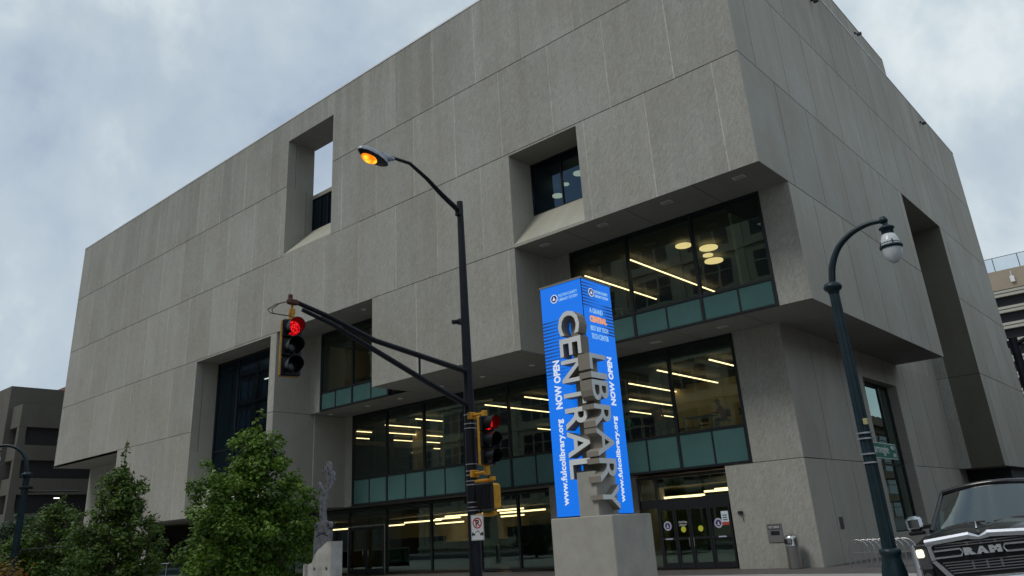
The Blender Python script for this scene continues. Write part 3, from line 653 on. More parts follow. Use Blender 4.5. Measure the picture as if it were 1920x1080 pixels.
# small screen lettering
eF, eS = 17.98, -12.60
q = MB(); put_text(q, 'NOW OPEN', (-13.62, eF, 5.0), Z_, -X_, .3, bold=.012, fit=(1.38, .24)); q.build('screen_lettering', mt['ledwhite'], scL); q = MB(); put_text(q, 'www.fulcolibrary.org', (-13.62, eF, 2.42), Z_, -X_, .3, bold=.008, fit=(2.3, .26)); q.build('screen_lettering', mt['ledwhite'], scL)
q = MB(); put_text(q, 'NOW OPEN', (eS, 19.15, 5.02), Z_, -Y_, .3, bold=.012, fit=(1.38, .24)); q.build('screen_lettering', mt['ledwhite'], scR); q = MB(); put_text(q, 'www.fulcolibrary.org', (eS, 19.15, 2.42), Z_, -Y_, .3, bold=.008, fit=(2.3, .26)); q.build('screen_lettering', mt['ledwhite'], scR)
def logo(scr, C, U, Nn):
    q = MB(); O = Vector(C); rot = frame_m(O, U, Z_)
    q.lathe([(.13, -.002), (.13, .004)], n=20, M=rot); q.lathe([(.105, .004), (.105, .006)], n=20, mi=1, M=rot)
    q.prism([(-.06, -.05), (.06, -.05), (.03, .01), (0, .07), (-.03, .01)], O + Vector(Nn) * .007, U, Z_, Vector(Nn) * .002, 0)
    q.build('screen_emblem', [mt['ledwhite'], pbr('emblem_navy', (.02, .03, .2), .5)], scr)
    q = MB(); put_text(q, 'FULTON COUNTY', O + Vector(U) * .17 + Z_ * .02, U, Z_, .1, fit=(.68, .085)); q.build('screen_lettering', mt['ledlight'], scr); q = MB(); put_text(q, 'LIBRARY SYSTEM', O + Vector(U) * .17 - Z_ * .11, U, Z_, .1, fit=(.68, .085)); q.build('screen_lettering', mt['ledlight'], scr)
logo(scL, (-13.62, eF, 8.2), X_, (0, -1, 0)); logo(scR, (eS, 18.45, 8.25), Y_, (1, 0, 0))
q = MB(); put_text(q, 'A GRAND', (eS, 18.28, 7.62), Y_, Z_, .2, fit=(.66, .15)); q.build('screen_lettering', mt['ledlight'], scR); q = MB(); put_text(q, 'BEST BUY TECH', (eS, 18.26, 7.1), Y_, Z_, .2, fit=(.86, .14)); q.build('screen_lettering', mt['ledlight'], scR); q = MB(); put_text(q, 'TECH CENTER', (eS, 18.27, 6.86), Y_, Z_, .2, fit=(.84, .15)); q.build('screen_lettering', mt['ledlight'], scR)
q = MB(); put_text(q, 'CENTRAL', (eS, 18.26, 7.35), Y_, Z_, .2, bold=.015, fit=(.84, .19)); q.build('screen_lettering', mt['ledorange'], scR)

# ------------------------------------------------------------------ traffic signal pole
PX, PY = -11.33, 11.8
sig = thing('signal_pole', 'black steel traffic signal pole with long double arm and orange-lit lamp bracket', 'traffic pole', (PX, PY, 0))
f = MB(); f.tube([(PX, PY, -.05), (PX - .01, PY, 4.5), (PX - .05, PY, 8.85)], [.135, .105, .07], 18); f.lathe([(.24, -.05), (.24, .03), (.16, .06), (.16, .3)], c=(PX, PY, 0)); fix(f.build('pole', mt['poleblack'], sig))
for z in (4.08, 3.9, 3.81, 3.11, 2.98, 2.9, 2.79, 2.72, 2.39, 2.3, 2.24):
    f = MB(); f.lathe([(.122, 0), (.122, .018)], c=(PX, PY, z), n=18); fix(f.build('strap', mt['galv'], sig))
f = MB(); f.tube([(PX, PY - .05, 4.98), (PX, PY - 1.35, 5.15), (PX, PY - 2.5, 5.3), (PX, PY - 3.5, 5.58), (PX, PY - 4.25, 5.74)], [.06, .055, .05, .045, .04]); fix(f.build('arm', mt['poleblack'], sig))
f = MB(); f.tube([(PX, PY - .05, 4.28), (PX, PY - 1.2, 4.66), (PX, PY - 2.5, 5.12), (PX, PY - 3.45, 5.46), (PX, PY - 4.1, 5.62)], [.06, .055, .05, .04, .035]); f.tube([(PX, PY - 1.36, 4.72), (PX, PY - 1.36, 5.14)], .022); fix(f.build('arm', mt['poleblack'], sig))
f = MB(); f.box(PX - .05, PX + .05, PY - 4.4, PY - 4.2, 5.68, 5.77, bev=.015); f.box(PX - .025, PX + .025, PY - 4.38, PY - 4.32, 5.77, 5.85)
for sgn, r in ((1, .17), (-1, .22)):
    f.tube([(PX - .02, PY - 4.4, 5.72), (PX, PY - 4.4 - r, 5.7 - r * .3), (PX, PY - 4.45 - r * 1.5, 5.58 - r * .3), (PX, PY - 4.5 - r, 5.46), (PX, PY - 4.3, 5.47)], .009, 6)
fix(f.build('arm_clamp', pbr('rusty_clamp', (.12, .05, .035), .7, .3), sig))
ab = MB(); ab.tube([(PX - .05, PY - .03, 8.62), (PX - .05, PY - .55, 8.86), (PX - .05, PY - 1.0, 9.12), (PX - .05, PY - 1.5, 9.33), (PX - .05, PY - 2.05, 9.3)], [.065, .055, .045, .038, .033]); ab.box(PX - .12, PX + .02, PY - .1, PY - .02, 8.5, 8.68, bev=.01); fix(ab.build('lamp_bracket', mt['poleblack'], sig))
# cobra head luminaire
def ell(c, rx, ry, rz, n=18, m=8, z0=-1, z1=1, tilt=0):
    P = []
    for i in range(m + 1):
        t = math.asin(z0) + (math.asin(z1) - math.asin(z0)) * i / m
        P.append([Vector((rx * math.cos(t) * math.cos(2 * math.pi * k / n), ry * math.cos(t) * math.sin(2 * math.pi * k / n), rz * math.sin(t))) for k in range(n)])
    Rm = Matrix.Translation(c) @ Matrix.Rotation(tilt, 4, 'X')
    return [[Rm @ p for p in r] for r in P]
ch = MB(); hc = (PX - .05, PY - 2.5, 9.16)
ch.grid(ell(hc, .17, .39, .14, z0=-.2, z1=1, tilt=R_(-12)), True); ch.tube([(hc[0], hc[1] + .55, hc[2] + .12), (hc[0], hc[1] + .2, hc[2] + .05)], [.04, .12])
co = fix(ch.build('lamp_housing', mt['galv'], sig))
q = MB(); q.grid(ell((hc[0], hc[1], hc[2] + .0), .166, .38, .12, z0=-.95, z1=-.05, tilt=R_(-12)), True); q.build('lamp_reflector_door', mt['black'], co)
q = MB(); q.grid(ell((hc[0], hc[1] - .1, hc[2] - .07), .12, .19, .1, z0=-1, z1=.0, tilt=R_(-12)), True, 0); l_ = q.build('lamp_lens', mt['sodium'], co)
q = MB(); q.box(PX - .22, PX - .08, PY - .09, PY + .05, 6.02, 6.14, bev=.02); q.tube([(PX - .17, PY - .06, 6.08), (PX - .19, PY - .2, 6.05)], .05); fix(q.build('pole_camera', mt['black'], sig))

def signal_head(name, label, x, y, zt, h, yaw, hang, group=None):
    """three-section head facing +X before yaw; x, y, zt is the top centre of the housing"""
    t = thing(name, label, 'traffic light', (x, y, zt - h), yaw, group)
    w2, s = .17, h / 3
    f = MB(); f.box(-.09, -.02, -w2 - .01, w2 + .01, 0, h, bev=.02); f.build('housing', mt['yellow'], t)
    f = MB()
    for k in range(3): f.box(-.02, .05, -w2, w2, k * s + .006, (k + 1) * s - .006, bev=.02)
    f.build('front_door', mt['sigblack'], t)
    for k in range(3):
        zc = (k + .5) * s; r = s * .42
        v = MB(); n = 16; outer = []; inner = []
        for i in range(n + 1):
            a = R_(-55) + R_(290) * i / n
            c_, s_ = math.cos(a), math.sin(a); ln = .27 - .1 * max(0, -s_)
            outer.append([Vector((.05, r * c_, zc + r * s_)), Vector((.05 + ln, r * c_, zc + r * s_))])
            inner.append([Vector((.05, (r - .008) * c_, zc + (r - .008) * s_)), Vector((.05 + ln, (r - .008) * c_, zc + (r - .008) * s_))])
        v.grid(outer, mi=0); v.grid(inner, mi=1 if k == 2 else 0)
        for i in range(n): v.poly([outer[i][1], outer[i + 1][1], inner[i + 1][1], inner[i][1]], 0)
        v.build('visor', [mt['sigblack'], mt['reddim']], t)
        ln_ = MB(); ln_.grid(ell((.05, 0, zc), .035, r * .93, r * .93, n=18, m=8), True); ln_.build('lens', mt['redlit'] if k == 2 else mt['lensoff'], t)
    if hang:
        f = MB(); f.tube([(-.05, 0, h), (-.05, 0, h + .16)], .05); f.box(-.1, 0, -.05, .05, h + .1, h + .2, bev=.01); f.tube([(-.05, 0, h + .16), (-.05, 0, h + .34)], .022); f.build('hanger', mt['yellow'], t)
    else:
        for z in (-.12, h + .06):
            f = MB(); f.tube([(-.05, .0, z), (-.46, 0.0, z)], .032); f.box(-.09, .0, -.05, .05, z - .06 if z < 0 else z - .08, z + .12 if z < 0 else z + .05, bev=.01); f.box(-.5, -.4, -.09, .09, z - .07, z + .07, bev=.01)
            f.build('bracket', mt['yellow'], t)
    return t
signal_head('traffic_light', 'red traffic light hanging from the end of the long pole arm', PX - .02, PY - 4.28, 5.42, .98, R_(-17), True, 'red traffic lights')
signal_head('traffic_light', 'red traffic light bracketed to the upright black pole beside the pylon sign', PX + .52, PY - .08, 4.0, .95, R_(-8), False, 'red traffic lights')
ps = thing('pedestrian_signal', 'dark pedestrian signal box with yellow side mounted on the black pole', 'crossing signal', (PX + .47, PY - .12, 2.25))
f = MB(); f.box(-.2, .2, .0, .22, 0, .46, bev=.03); f.build('housing', mt['yellow'], ps)
f = MB(); f.box(-.21, .21, -.07, .0, -.01, .47, bev=.02); f.build('visor_frame', mt['sigblack'], ps)
f = MB()
for k in range(13): f.box(-.185, .185, -.085, -.072, .03 + k * .033, .036 + k * .033)
for k in range(11): f.box(-.18 + k * .036, -.175 + k * .036, -.083, -.072, .025, .435)
f.build('screen_louvre', pbr('louvre_dark', (.03, .03, .035), .5), ps)
for z in (-.1, .53):
    f = MB(); f.tube([(0.1, .1, z), (-.42, .1, z)], .035); f.box(.04, .14, .05, .15, min(z, z + .05) - .02, z + .06, bev=.01); f.build('bracket', mt['yellow'], ps)
pl = thing('parking_sign', 'white no-parking plate with red ring and tow truck symbol strapped to the black pole', 'sign', (PX + .25, PY - .17, 1.7), R_(14))
f = MB(); f.box(-.14, .14, -.006, 0, 0, .46, bev=.002); pp_ = f.build('plate', mt['white'], pl)
f = MB()
RT = frame_m((0, -.008, .31), X_, Z_)
rr = []
for r in (.078, .1): rr.append([RT @ Vector((r * math.cos(2 * math.pi * k / 28), r * math.sin(2 * math.pi * k / 28), 0)) for k in range(28)])
f.grid(rr, True, 0, False); f.prism([(-.07, .055), (-.055, .07), (.07, -.055), (.055, -.07)], (0, -.0085, .31), X_, Z_, (0, -.001, 0), 0)
put_text(f, 'P', (-.036, -.0075, .25), X_, Z_, .16, 1, .0005, .006, fit=(.075, .12))
for sx in (-1, 1):
    f.box(sx * .09 - .035, sx * .09 + .035, -.008, -.007, .1, .125, 1); f.box(sx * .1 - .015, sx * .1 + .015, -.008, -.007, .125, .145, 1)
    for w_ in (-.02, .02): f.lathe([(.013, 0), (.013, .002)], n=10, mi=1, M=frame_m((sx * .09 + w_, -.0075, .095), X_, Z_))
f.prism([(-.05, .13), (-.045, .14), (.01, .18), (.05, .14), (.045, .13), (.01, .165)], (0, -.0085, 0), X_, Z_, (0, -.001, 0), 1)
for a, b, c, d in ((-.132, .132, .008, .013), (-.132, .132, .447, .452)): f.box(a, b, -.0078, -.007, c, d, 1)
for a, b in ((-.132, -.127), (.127, .132)): f.box(a, b, -.0078, -.007, .013, .447, 1)
f.build('sign_face', [pbr('sign_red', (.5, .02, .03), .5), pbr('sign_black', (.01, .01, .01), .5)], pp_)

# ------------------------------------------------------------------ crook street lamps
def crook_lamp(label, x, y, zc, side, group, k=1.0, globe=True):
    """zc: height of the collar; side: +1 arm towards +X"""
    t = thing('street_lamp', label, 'street lamp', (x, y, 0), 0, group)
    f = MB(); n = 24
    def flut(z, r): return [(0 + r * (1 + (.05 if i % 2 else -.05)) * math.cos(2 * math.pi * i / n), r * (1 + (.05 if i % 2 else -.05)) * math.sin(2 * math.pi * i / n), z) for i in range(n)]
    f.grid([flut(1.05, .105 * k), flut(zc - .1, .082 * k)], True, 0, False); f.build('post', mt['polegreen'], t)
    f = MB(); f.lathe([(.28, -.1), (.28, .12), (.24, .2), (.21, .5), (.19, .75), (.15, .92), (.15, .98), (.165, 1.0), (.165, 1.07), (.12, 1.09)], n=16); f.build('base', mt['polegreen'], t)
    f = MB(); f.lathe([(.08, -.14), (.1, -.1), (.1, -.07), (.14, -.05), (.165, 0), (.14, .06), (.09, .08), (.07, .1)], c=(0, 0, zc)); f.build('collar', mt['polegreen'], t)
    pts = [(0, zc), (.07, zc + .38), (.25, zc + .7), (.53, zc + .9), (.84, zc + .98), (1.1, zc + .96)]
    # smooth the crook
    P = []
    for i in range(len(pts) - 1):
        p0 = pts[max(i - 1, 0)]; p1 = pts[i]; p2 = pts[i + 1]; p3 = pts[min(i + 2, len(pts) - 1)]
        for u in (0, .25, .5, .75):
            P.append([.5 * (2 * p1[j] + (p2[j] - p0[j]) * u + (2 * p0[j] - 5 * p1[j] + 4 * p2[j] - p3[j]) * u * u + (3 * p1[j] - p0[j] - 3 * p2[j] + p3[j]) * u ** 3) for j in (0, 1)])
    P.append(pts[-1])
    f = MB(); f.tube([(side * a, 0, b) for a, b in P], [.065 - .025 * i / len(P) for i in range(len(P))]); f.lathe([(.02, -.06), (.06, -.05), (.075, 0), (.05, .06), (.01, .07)], c=(side * 1.1, 0, zc + .97)); f.build('arm', mt['polegreen'], t)
    if globe:
        gx_, gz = side * 1.12, zc + .28
        f = MB(); f.lathe([(.03, .66), (.05, .6), (.09, .57), (.13, .54), (.13, .52), (.1, .5), (.1, .36), (.13, .3), (.165, .24)], c=(gx_, 0, gz)); f.lathe([(.17, .15), (.19, .17), (.19, .2), (.17, .21)], c=(gx_, 0, gz), n=24)
        for a in range(4):
            ca, sa = math.cos(a * math.pi / 2 + .5), math.sin(a * math.pi / 2 + .5)
            f.tube([(gx_ + .1 * ca, sa * .1, gz + .36), (gx_ + .16 * ca, .16 * sa, gz + .26), (gx_ + .175 * ca, .175 * sa, gz + .17)], .012, 6)
        h_ = f.build('lantern', mt['polegreen'], t)
        f = MB(); f.grid(ell((gx_, 0, gz + .18), .165, .165, .3, z0=-1, z1=.9), True); f.build('globe', mt['globe'], h_)
    return t
def globe_mat():
    q = NT('prismatic_globe'); b = q.n('ShaderNodeBsdfPrincipled'); q.l(b.outputs[0], q.o.inputs[0])
    b.inputs['Base Color'].default_value = (.85, .88, .9, 1); b.inputs['Roughness'].default_value = .12; b.inputs['Transmission Weight'].default_value = .25; b.inputs['IOR'].default_value = 1.3
    g = q.n('ShaderNodeTexCoord').outputs['Object']; wv = q.n('ShaderNodeTexWave'); wv.inputs['Scale'].default_value = 9; wv.inputs['Distortion'].default_value = 3; q.l(g, wv.inputs['Vector']); wv.bands_direction = 'Z'
    bp = q.n('ShaderNodeBump'); bp.inputs['Strength'].default_value = .5; q.l(wv.outputs[0], bp.inputs['Height']); q.l(bp.outputs[0], b.inputs['Normal']); return q.m
mt['globe'] = globe_mat()
rlamp = crook_lamp('street lamp', -4.85, 15.4, 5.48, 1, None); rlamp.scale = (1.077,) * 3; rlamp['label'] = 'dark green street lamp with glass acorn globe standing left of the black pickup'
ll = crook_lamp('dark street lamp with arm curving left out over the trees at the far left', -29.1, 9.6, 4.45, -1, None, k=1.1); ll.rotation_euler = (0, 0, R_(41))
f = MB(); f.tube([(.08, 0, 3.93), (1.75, 0, 3.87)], .022); f.tube([(.08, 0, 2.2), (1.65, 0, 2.22)], .018); f.box(-.14, .2, -.1, .1, 4.02, 4.1, bev=.01); f.build('banner_bracket', mt['poleblack'], ll)
sg = thing('street_name_sign', 'green Carnegie Way street name sign clamped to the green lamp post', 'street sign', (-4.85, 15.4, 2.72), 0); sg.location.y += .5; sg.scale = (1.077,) * 3
f = MB(); f.box(-.13, -.115, -.2, 1.5, 0, .28, bev=.004); sp_ = f.build('plate', mt['signgreen'], sg)
f = MB(); put_text(f, 'Carnegie', (-.112, .02, .05), Y_, Z_, .2, fit=(1.0, .2)); put_text(f, 'WAY', (-.112, 1.17, .17), Y_, Z_, .08, fit=(.24, .07)); put_text(f, 'NW', (-.112, 1.26, .04), Y_, Z_, .08, fit=(.15, .07))
for a, b, c, d in ((-.19, 1.49, .006, .016), (-.19, 1.49, .264, .274), (-.19, -.18, .02, .26), (1.48, 1.49, .02, .26)): f.box(-.115, -.1125, a, b, c, d)
f.build('sign_lettering', mt['white'], sp_)
for z in (-.12, .02, .27, .36): f = MB(); f.lathe([(.13, 0), (.13, .025)], c=(0, -.46, z), n=18); f.build('strap', mt['galv'], sg)
f = MB(); f.box(.06, .13, -.6, -.53, .5, .6, bev=.005); f.build('sticker_tag', pbr('peeling_label', (.4, .38, .18), .7), sg)

# ------------------------------------------------------------------ sculpture
mt['cutmetal'] = pbr('weathered_cut_metal', (.2, .21, .235), .5, .5, var=.45, vscale=7)
sc = thing('sculpture', 'grey cut-metal vine sculpture rising from a stepped pale concrete pedestal', 'sculpture', (-17.9, 13.03, 0))
def px2(u, v):   # local plane coordinates measured on the sculpture (metres): x across, z up
    return ((u - 605) / 74.0 * 1.2, 1.4 + (1040 - v) / 74.0 * .94)
def outline(pts): return [px2(*p) for p in pts]
OY = 13.03
def scu(name, pts, y0, y1, mat):
    f = MB(); f.prism(outline(pts), (-17.85, y0, 0), X_, Z_, (0, y1 - y0, 0)); return fix(f.build(name, mat, sc))
mt['palec'] = pbr('pale_cast_concrete', (.44, .43, .4), .85, var=.32, vscale=2.5, bump=.3)
ped = [(570, 1160), (572, 1044), (586, 1041), (592, 1028), (600, 1018), (611, 1012), (620, 1006), (625, 1003), (635, 1003), (636, 1160)]
scu('pedestal', ped, 12.9, 13.25, mt['palec'])
scu('pedestal', [(569, 1160), (571, 1044), (574, 1042), (576, 1160)], 12.82, 12.9, mt['palec'])
scu('pedestal_panel', [(590, 1160), (590, 1067), (616, 1067), (616, 1160)], 12.885, 12.9, pbr('pedestal_panel_grey', (.17, .17, .16), .7))
for u in (594, 625): 
    f = MB(); x_, z_ = px2(u, 1051); f.lathe([(.035, 0), (.035, .02), (.015, .02)], M=frame_m((-17.85 + x_, 12.9, z_), X_, Z_)); fix(f.build('pedestal_bolt', mt['cutmetal'], sc))
scu('metal_plate', [(581, 1050), (584, 980), (592, 980), (592, 974), (618, 974), (618, 980), (626, 980), (625, 1010), (600, 1030)], 12.98, 13.06, mt['cutmetal'])
f = MB()
for u in (590, 620):
    x_, z_ = px2(u, 972); f.lathe([(.09, 0), (.09, .1)], n=20, M=frame_m((-17.85 + x_, 13.07, z_), X_, Z_)); f.lathe([(.045, 0), (.045, .01)], n=14, mi=1, M=frame_m((-17.85 + x_, 12.965, z_), X_, Z_)); f.lathe([(.02, 0), (.02, .012)], n=10, mi=0, M=frame_m((-17.85 + x_, 12.96, z_), X_, Z_))
f.prism(outline([(592, 980), (590, 966), (597, 963), (612, 963), (620, 966), (618, 980)]), (-17.85, 12.99, 0), X_, Z_, (0, .06, 0))
for (u, v) in ((595, 985), (600, 984), (606, 984), (612, 985)): x_, z_ = px2(u, v); f.box(-17.85 + x_ - .02, -17.85 + x_ + .02, 12.97, 12.98, z_ - .01, z_ + .012, 1)
for k in range(14):
    u = 590 + k * 2.2; v = 992 - 5 * math.sin(k / 13 * math.pi); x_, z_ = px2(u, v); f.box(-17.85 + x_ - .014, -17.85 + x_ + .014, 12.97, 12.979, z_ - .012, z_ + .012, 1)
fix(f.build('scroll_capital', [mt['cutmetal'], mt['black']], sc))
vine = [(596, 966), (594, 945), (594, 920), (596, 908), (593, 898), (589, 886), (591, 886), (598, 896), (604, 903), (608, 897), (612, 890), (611, 884), (606, 880), (610, 877), (608, 870), (604, 864), (600, 865), (597, 872), (596, 868), (600, 860), (605, 858), (609, 860), (607, 852), (612, 847), (618, 849), (622, 856), (623, 868), (629, 870), (632, 877), (632, 886), (629, 887), (628, 879), (625, 884), (627, 892), (622, 902), (616, 912), (612, 925), (609, 945), (612, 966)]
scu('vine_figure', vine, 13.0, 13.05, mt['cutmetal'])
for (u, v, a) in ((599, 955, .3), (600, 941, -.4), (599, 928, .4), (603, 914, -.5), (609, 901, .5), (616, 897, -.4), (597, 902, .6), (614, 862, .2), (616, 872, -.3), (609, 868, .5), (622, 876, .6), (620, 887, -.2), (603, 862, .4)):
    x_, z_ = px2(u, v); c, s_ = math.cos(a), math.sin(a)
    f = MB(); f.prism([(x_ - .018 * c, z_ - .018 * s_), (x_ + .03 * s_, z_ - .05 * c), (x_ + .018 * c, z_ + .018 * s_), (x_ - .03 * s_, z_ + .05 * c)], (-17.85, 12.994, 0), X_, Z_, (0, .004, 0))
    fix(f.build('cut_out', mt['black'], sc))

# ------------------------------------------------------------------ small street furniture
bn = thing('litter_bin', 'round stainless steel litter bin with domed top by the right corner pier', 'litter bin', (-13.3, 31.15, 0))
f = MB(); f.lathe([(.24, 0), (.25, .03), (.25, .78), (.255, .79), (.25, .8), (.25, 1.0)], n=28); f.build('body', mt['steel'], bn)
f = MB(); f.lathe([(.25, 1.0), (.24, 1.1), (.18, 1.17), (.08, 1.2), (.01, 1.205)], n=28); f.build('dome_lid', mt['steel'], bn)
f = MB(); f.box(-.17, .12, -.275, -.2, .86, 1.04, bev=.01); f.box(-.03, .12, -.285, -.274, .88, 1.03, 1); f.build('opening', [mt['black'], mt['steel']], bn)
bk = thing('bike_rack', 'silver bike rack of nested round hoops by the side wall', 'bike rack', (-10.9, 31.2, 0))
for k in range(9):
    f = MB(); x = k * .2; r = .38
    f.tube([(x - r, 0, 0), (x - r, 0, .52)] + [(x - r * math.cos(a), 0, .52 + r * math.sin(a)) for a in [math.pi * i / 10 for i in range(1, 10)]] + [(x + r, 0, .52), (x + r, 0, 0)], .02, 8); f.build('hoop', mt['steel'], bk)
f = MB(); f.box(-.2, 1.8, -.03, .03, .45, .5); f.build('cross_bar', mt['steel'], bk)
b1 = thing('bollard', 'pale metal bollard in front of the bike rack at the truck headlight', 'bollard', (-5.85, 20.3, 0))
f = MB(); f.lathe([(.1, 0), (.075, .04), (.075, 1.0), (.05, 1.04), (.01, 1.05)], n=16); f.build('post', mt['steel'], b1)
b2 = thing('bollard', 'short steel bollard between the two leafy trees at the bottom edge', 'bollard', (-41.0, 22.0, 0))
f = MB(); f.lathe([(.22, 0), (.22, 1.1), (.2, 1.18), (.01, 1.2)], n=16); f.build('post', mt['steel'], b2)
rl = thing('handrail', 'thin metal handrail with glass infill behind the left trees', 'handrail', (-66, 31, 0))
f = MB(); f.tube([(-70, 26, 1.35), (-46, 26, 1.35)], .03); 
for k in range(9): f.tube([(-70 + 3 * k, 26, 0), (-70 + 3 * k, 26, 1.35)], .025)
fix(f.build('rail', mt['steel'], rl)); f = MB(); f.poly([(-70, 26.02, .15), (-46, 26.02, .15), (-46, 26.02, 1.3), (-70, 26.02, 1.3)]); fix(f.build('glass_infill', mt['glass'], rl))
dp = thing('utility_pole', 'black pole with angled side arm in front of the far right garage', 'pole', (-5.6, 40.0, 0))
f = MB(); f.tube([(0, 0, -.3), (0, 0, 8.5)], .17); f.build('post', mt['poleblack'], dp)
f = MB(); f.tube([(0, 0, 8.2), (.5, 0, 8.4), (1.6, 0, 9.2)], .09); f.box(-.25, .1, -.1, .1, 8.1, 8.4); f.build('arm', mt['poleblack'], dp)
# ------------------------------------------------------------------ trees
def leaf_mat(name, c1, c2):
    q = NT(name); b = q.n('ShaderNodeBsdfPrincipled'); q.l(b.outputs[0], q.o.inputs[0])
    at = q.n('ShaderNodeAttribute', attribute_name='tone'); g = q.n('ShaderNodeTexCoord').outputs['Object']
    f = q.mathn('ADD', q.mathn('MULTIPLY', at.outputs['Fac'], .7), q.mapr(q.noise(g, .9, 3), .35, .65, 0, .3))
    mm = q.n('ShaderNodeMix', data_type='RGBA'); q.l(f, mm.inputs[0]); mm.inputs[6].default_value = (*c1, 1); mm.inputs[7].default_value = (*c2, 1); q.l(mm.outputs[2], b.inputs['Base Color'])
    b.inputs['Roughness'].default_value = .5; b.inputs['Specular IOR Level'].default_value = .35
    tr = q.n('ShaderNodeBsdfTranslucent'); q.l(mm.outputs[2], tr.inputs[0]); ms = q.n('ShaderNodeMixShader'); ms.inputs[0].default_value = .28
    q.l(b.outputs[0], ms.inputs[1]); q.l(tr.outputs[0], ms.inputs[2]); q.l(ms.outputs[0], q.o.inputs[0]); return q.m
mt['bark'] = pbr('bark', (.09, .075, .06), .9, var=.3, vscale=8, bump=.5)
LG = leaf_mat('maple_leaves_green', (.02, .06, .01), (.2, .34, .04))
LD = leaf_mat('leaves_dull_green', (.02, .05, .012), (.15, .24, .04))
LB = leaf_mat('leaves_blue_green', (.018, .04, .02), (.07, .12, .05))
LO = leaf_mat('leaves_orange', (.35, .07, .02), (.14, .24, .02))
def tree(name, label, base, prof, nleaf, mat, seed, leaf=.1, group=None, spires=(), asym=.25, trunk=.11, cat='tree'):
    """prof: (height, radius) outline of the crown; boughs leave the trunk and carry leaf clusters"""
    rr = random.Random(seed); t = thing(name, label, cat, base, 0, group)
    H = prof[-1][0]; z0 = prof[0][0]
    tk = MB(); tk.tube([(0, 0, 0), (.04, .02, H * .3), (-.03, .04, H * .6), (.02, 0, H * .97)], [trunk, trunk * .8, trunk * .45, .015], 10)
    cl = []
    def rad(z):
        for (a, ra), (b, rb) in zip(prof[:-1], prof[1:]):
            if a <= z <= b: return ra + (rb - ra) * (z - a) / (b - a)
        return 0
    nb = 84
    for i in range(nb):
        z = z0 + (H - z0) * ((i + rr.random()) / nb) ** .9; R0 = rad(z); 
        if R0 < .05: continue
        a = i * 2.399 + rr.uniform(-.4, .4)
        R0 *= 1 + asym * math.sin(a * 2 + seed) * .5 + rr.uniform(-.22, .12)
        zs = max(.3, z - R0 * .55); tip = Vector((R0 * math.cos(a), R0 * math.sin(a), z))
        s0 = Vector((0, 0, zs)); mid = s0.lerp(tip, .5) + Vector((0, 0, -.08 * R0))
        tk.tube([s0, mid, tip], [.035, .02, .008], 5)
        m = max(3, int(R0 * 4.2))
        for j in range(m):
            u = .3 + .72 * (j + rr.random()) / m
            p = s0.lerp(mid, u * 2) if u < .5 else mid.lerp(tip, u * 2 - 1)
            p = p + Vector((rr.gauss(0, .16), rr.gauss(0, .16), rr.gauss(0, .13))) * (.6 + .5 * R0)
            cl.append((p, rr.uniform(.2, .46) * (.62 + .18 * R0), rr.uniform(.1, .95)))
    for (dx, dz0, dz1, w_) in spires:
        tk.tube([(dx * .5, 0, dz0 - .5), (dx, 0, dz1)], [.02, .008], 5)
        n = int((dz1 - dz0) / .11)
        for j in range(n):
            z = dz0 + (dz1 - dz0) * j / n; cl.append((Vector((dx + rr.uniform(-w_, w_), rr.uniform(-w_, w_), z)), .11, rr.uniform(.4, .9)))
    wts = [c[1] ** 2.2 for c in cl]; tot = sum(wts); lf = MB()
    for (p, r, tn), w_ in zip(cl, wts):
        for _ in range(max(3, int(nleaf * w_ / tot))):
            d = Vector((rr.gauss(0, 1), rr.gauss(0, 1), rr.gauss(0, .75))); d = d.normalized() * r * (rr.random() ** .45)
            c = p + d
            if c.z < .25: continue
            nrm = (d.normalized() * .7 + Vector((rr.gauss(0, .5), rr.gauss(0, .5), .8 + rr.gauss(0, .4)))).normalized()
            a = nrm.cross(Vector((rr.gauss(0, 1), rr.gauss(0, 1), rr.gauss(0, 1)))).normalized(); b = nrm.cross(a); s = leaf * rr.uniform(.5, 1.45)
            tone = min(1, max(0, tn * .75 + rr.uniform(-.1, .4)))
            lf.poly([c - a * s * .5, c - a * s * .05 - b * s * .45 - nrm * s * .12, c + a * s * .6, c - a * s * .05 + b * s * .45 - nrm * s * .1], 0, tone)
    tk.build('trunk', mt['bark'], t); lf.build('crown', mat, t); return t
tree('maple_tree', 'full bright green maple tree between the tall window and the vine sculpture', (-22.85, 14.0, 0), [(.3, 1.2), (1.4, 1.55), (2.6, 1.8), (3.6, 1.6), (4.5, 1.1), (5.0, .65), (5.3, .2)], 34000, LG, 11, .105, 'young street maples', spires=((.15, 5.1, 6.0, .12), (-.4, 4.6, 5.3, .1), (.6, 4.4, 5.05, .12)))
tree('maple_tree', 'green maple with a thin leafy spire standing under the left overhang', (-29.6, 12.9, 0), [(.3, 1.5), (1.4, 1.6), (2.4, 1.4), (3.3, 1.05), (3.9, .75), (4.4, .4), (4.6, .15)], 23000, LD, 23, .105, 'young street maples', spires=((.0, 4.3, 5.75, .09), (.45, 4.0, 4.9, .14), (-.35, 4.0, 4.6, .1)))
tree('maple_tree', 'lower yellowish-green tree left of the spired maple', (-33.4, 12.2, 0), [(.3, 1.4), (1.5, 1.7), (2.6, 1.4), (3.3, .8), (3.7, .2)], 19000, LD, 31, .105, 'young street maples', spires=((.5, 3.7, 4.3, .08),))
tree('oak_tree', 'rounded dull blue-green tree behind the left street lamp', (-43.6, 14.6, 0), [(.3, 1.4), (1.4, 1.7), (2.6, 1.6), (3.4, 1.1), (3.9, .3)], 14000, LB, 5, .12, None)
tree('maple_shrub', 'small shrub turning orange and yellow-green in the bottom left corner', (-23.3, 7.4, 0), [(.1, .9), (.7, 1.1), (1.3, .9), (1.8, .3)], 3500, LO, 9, .09, None, trunk=.04, cat='shrub')

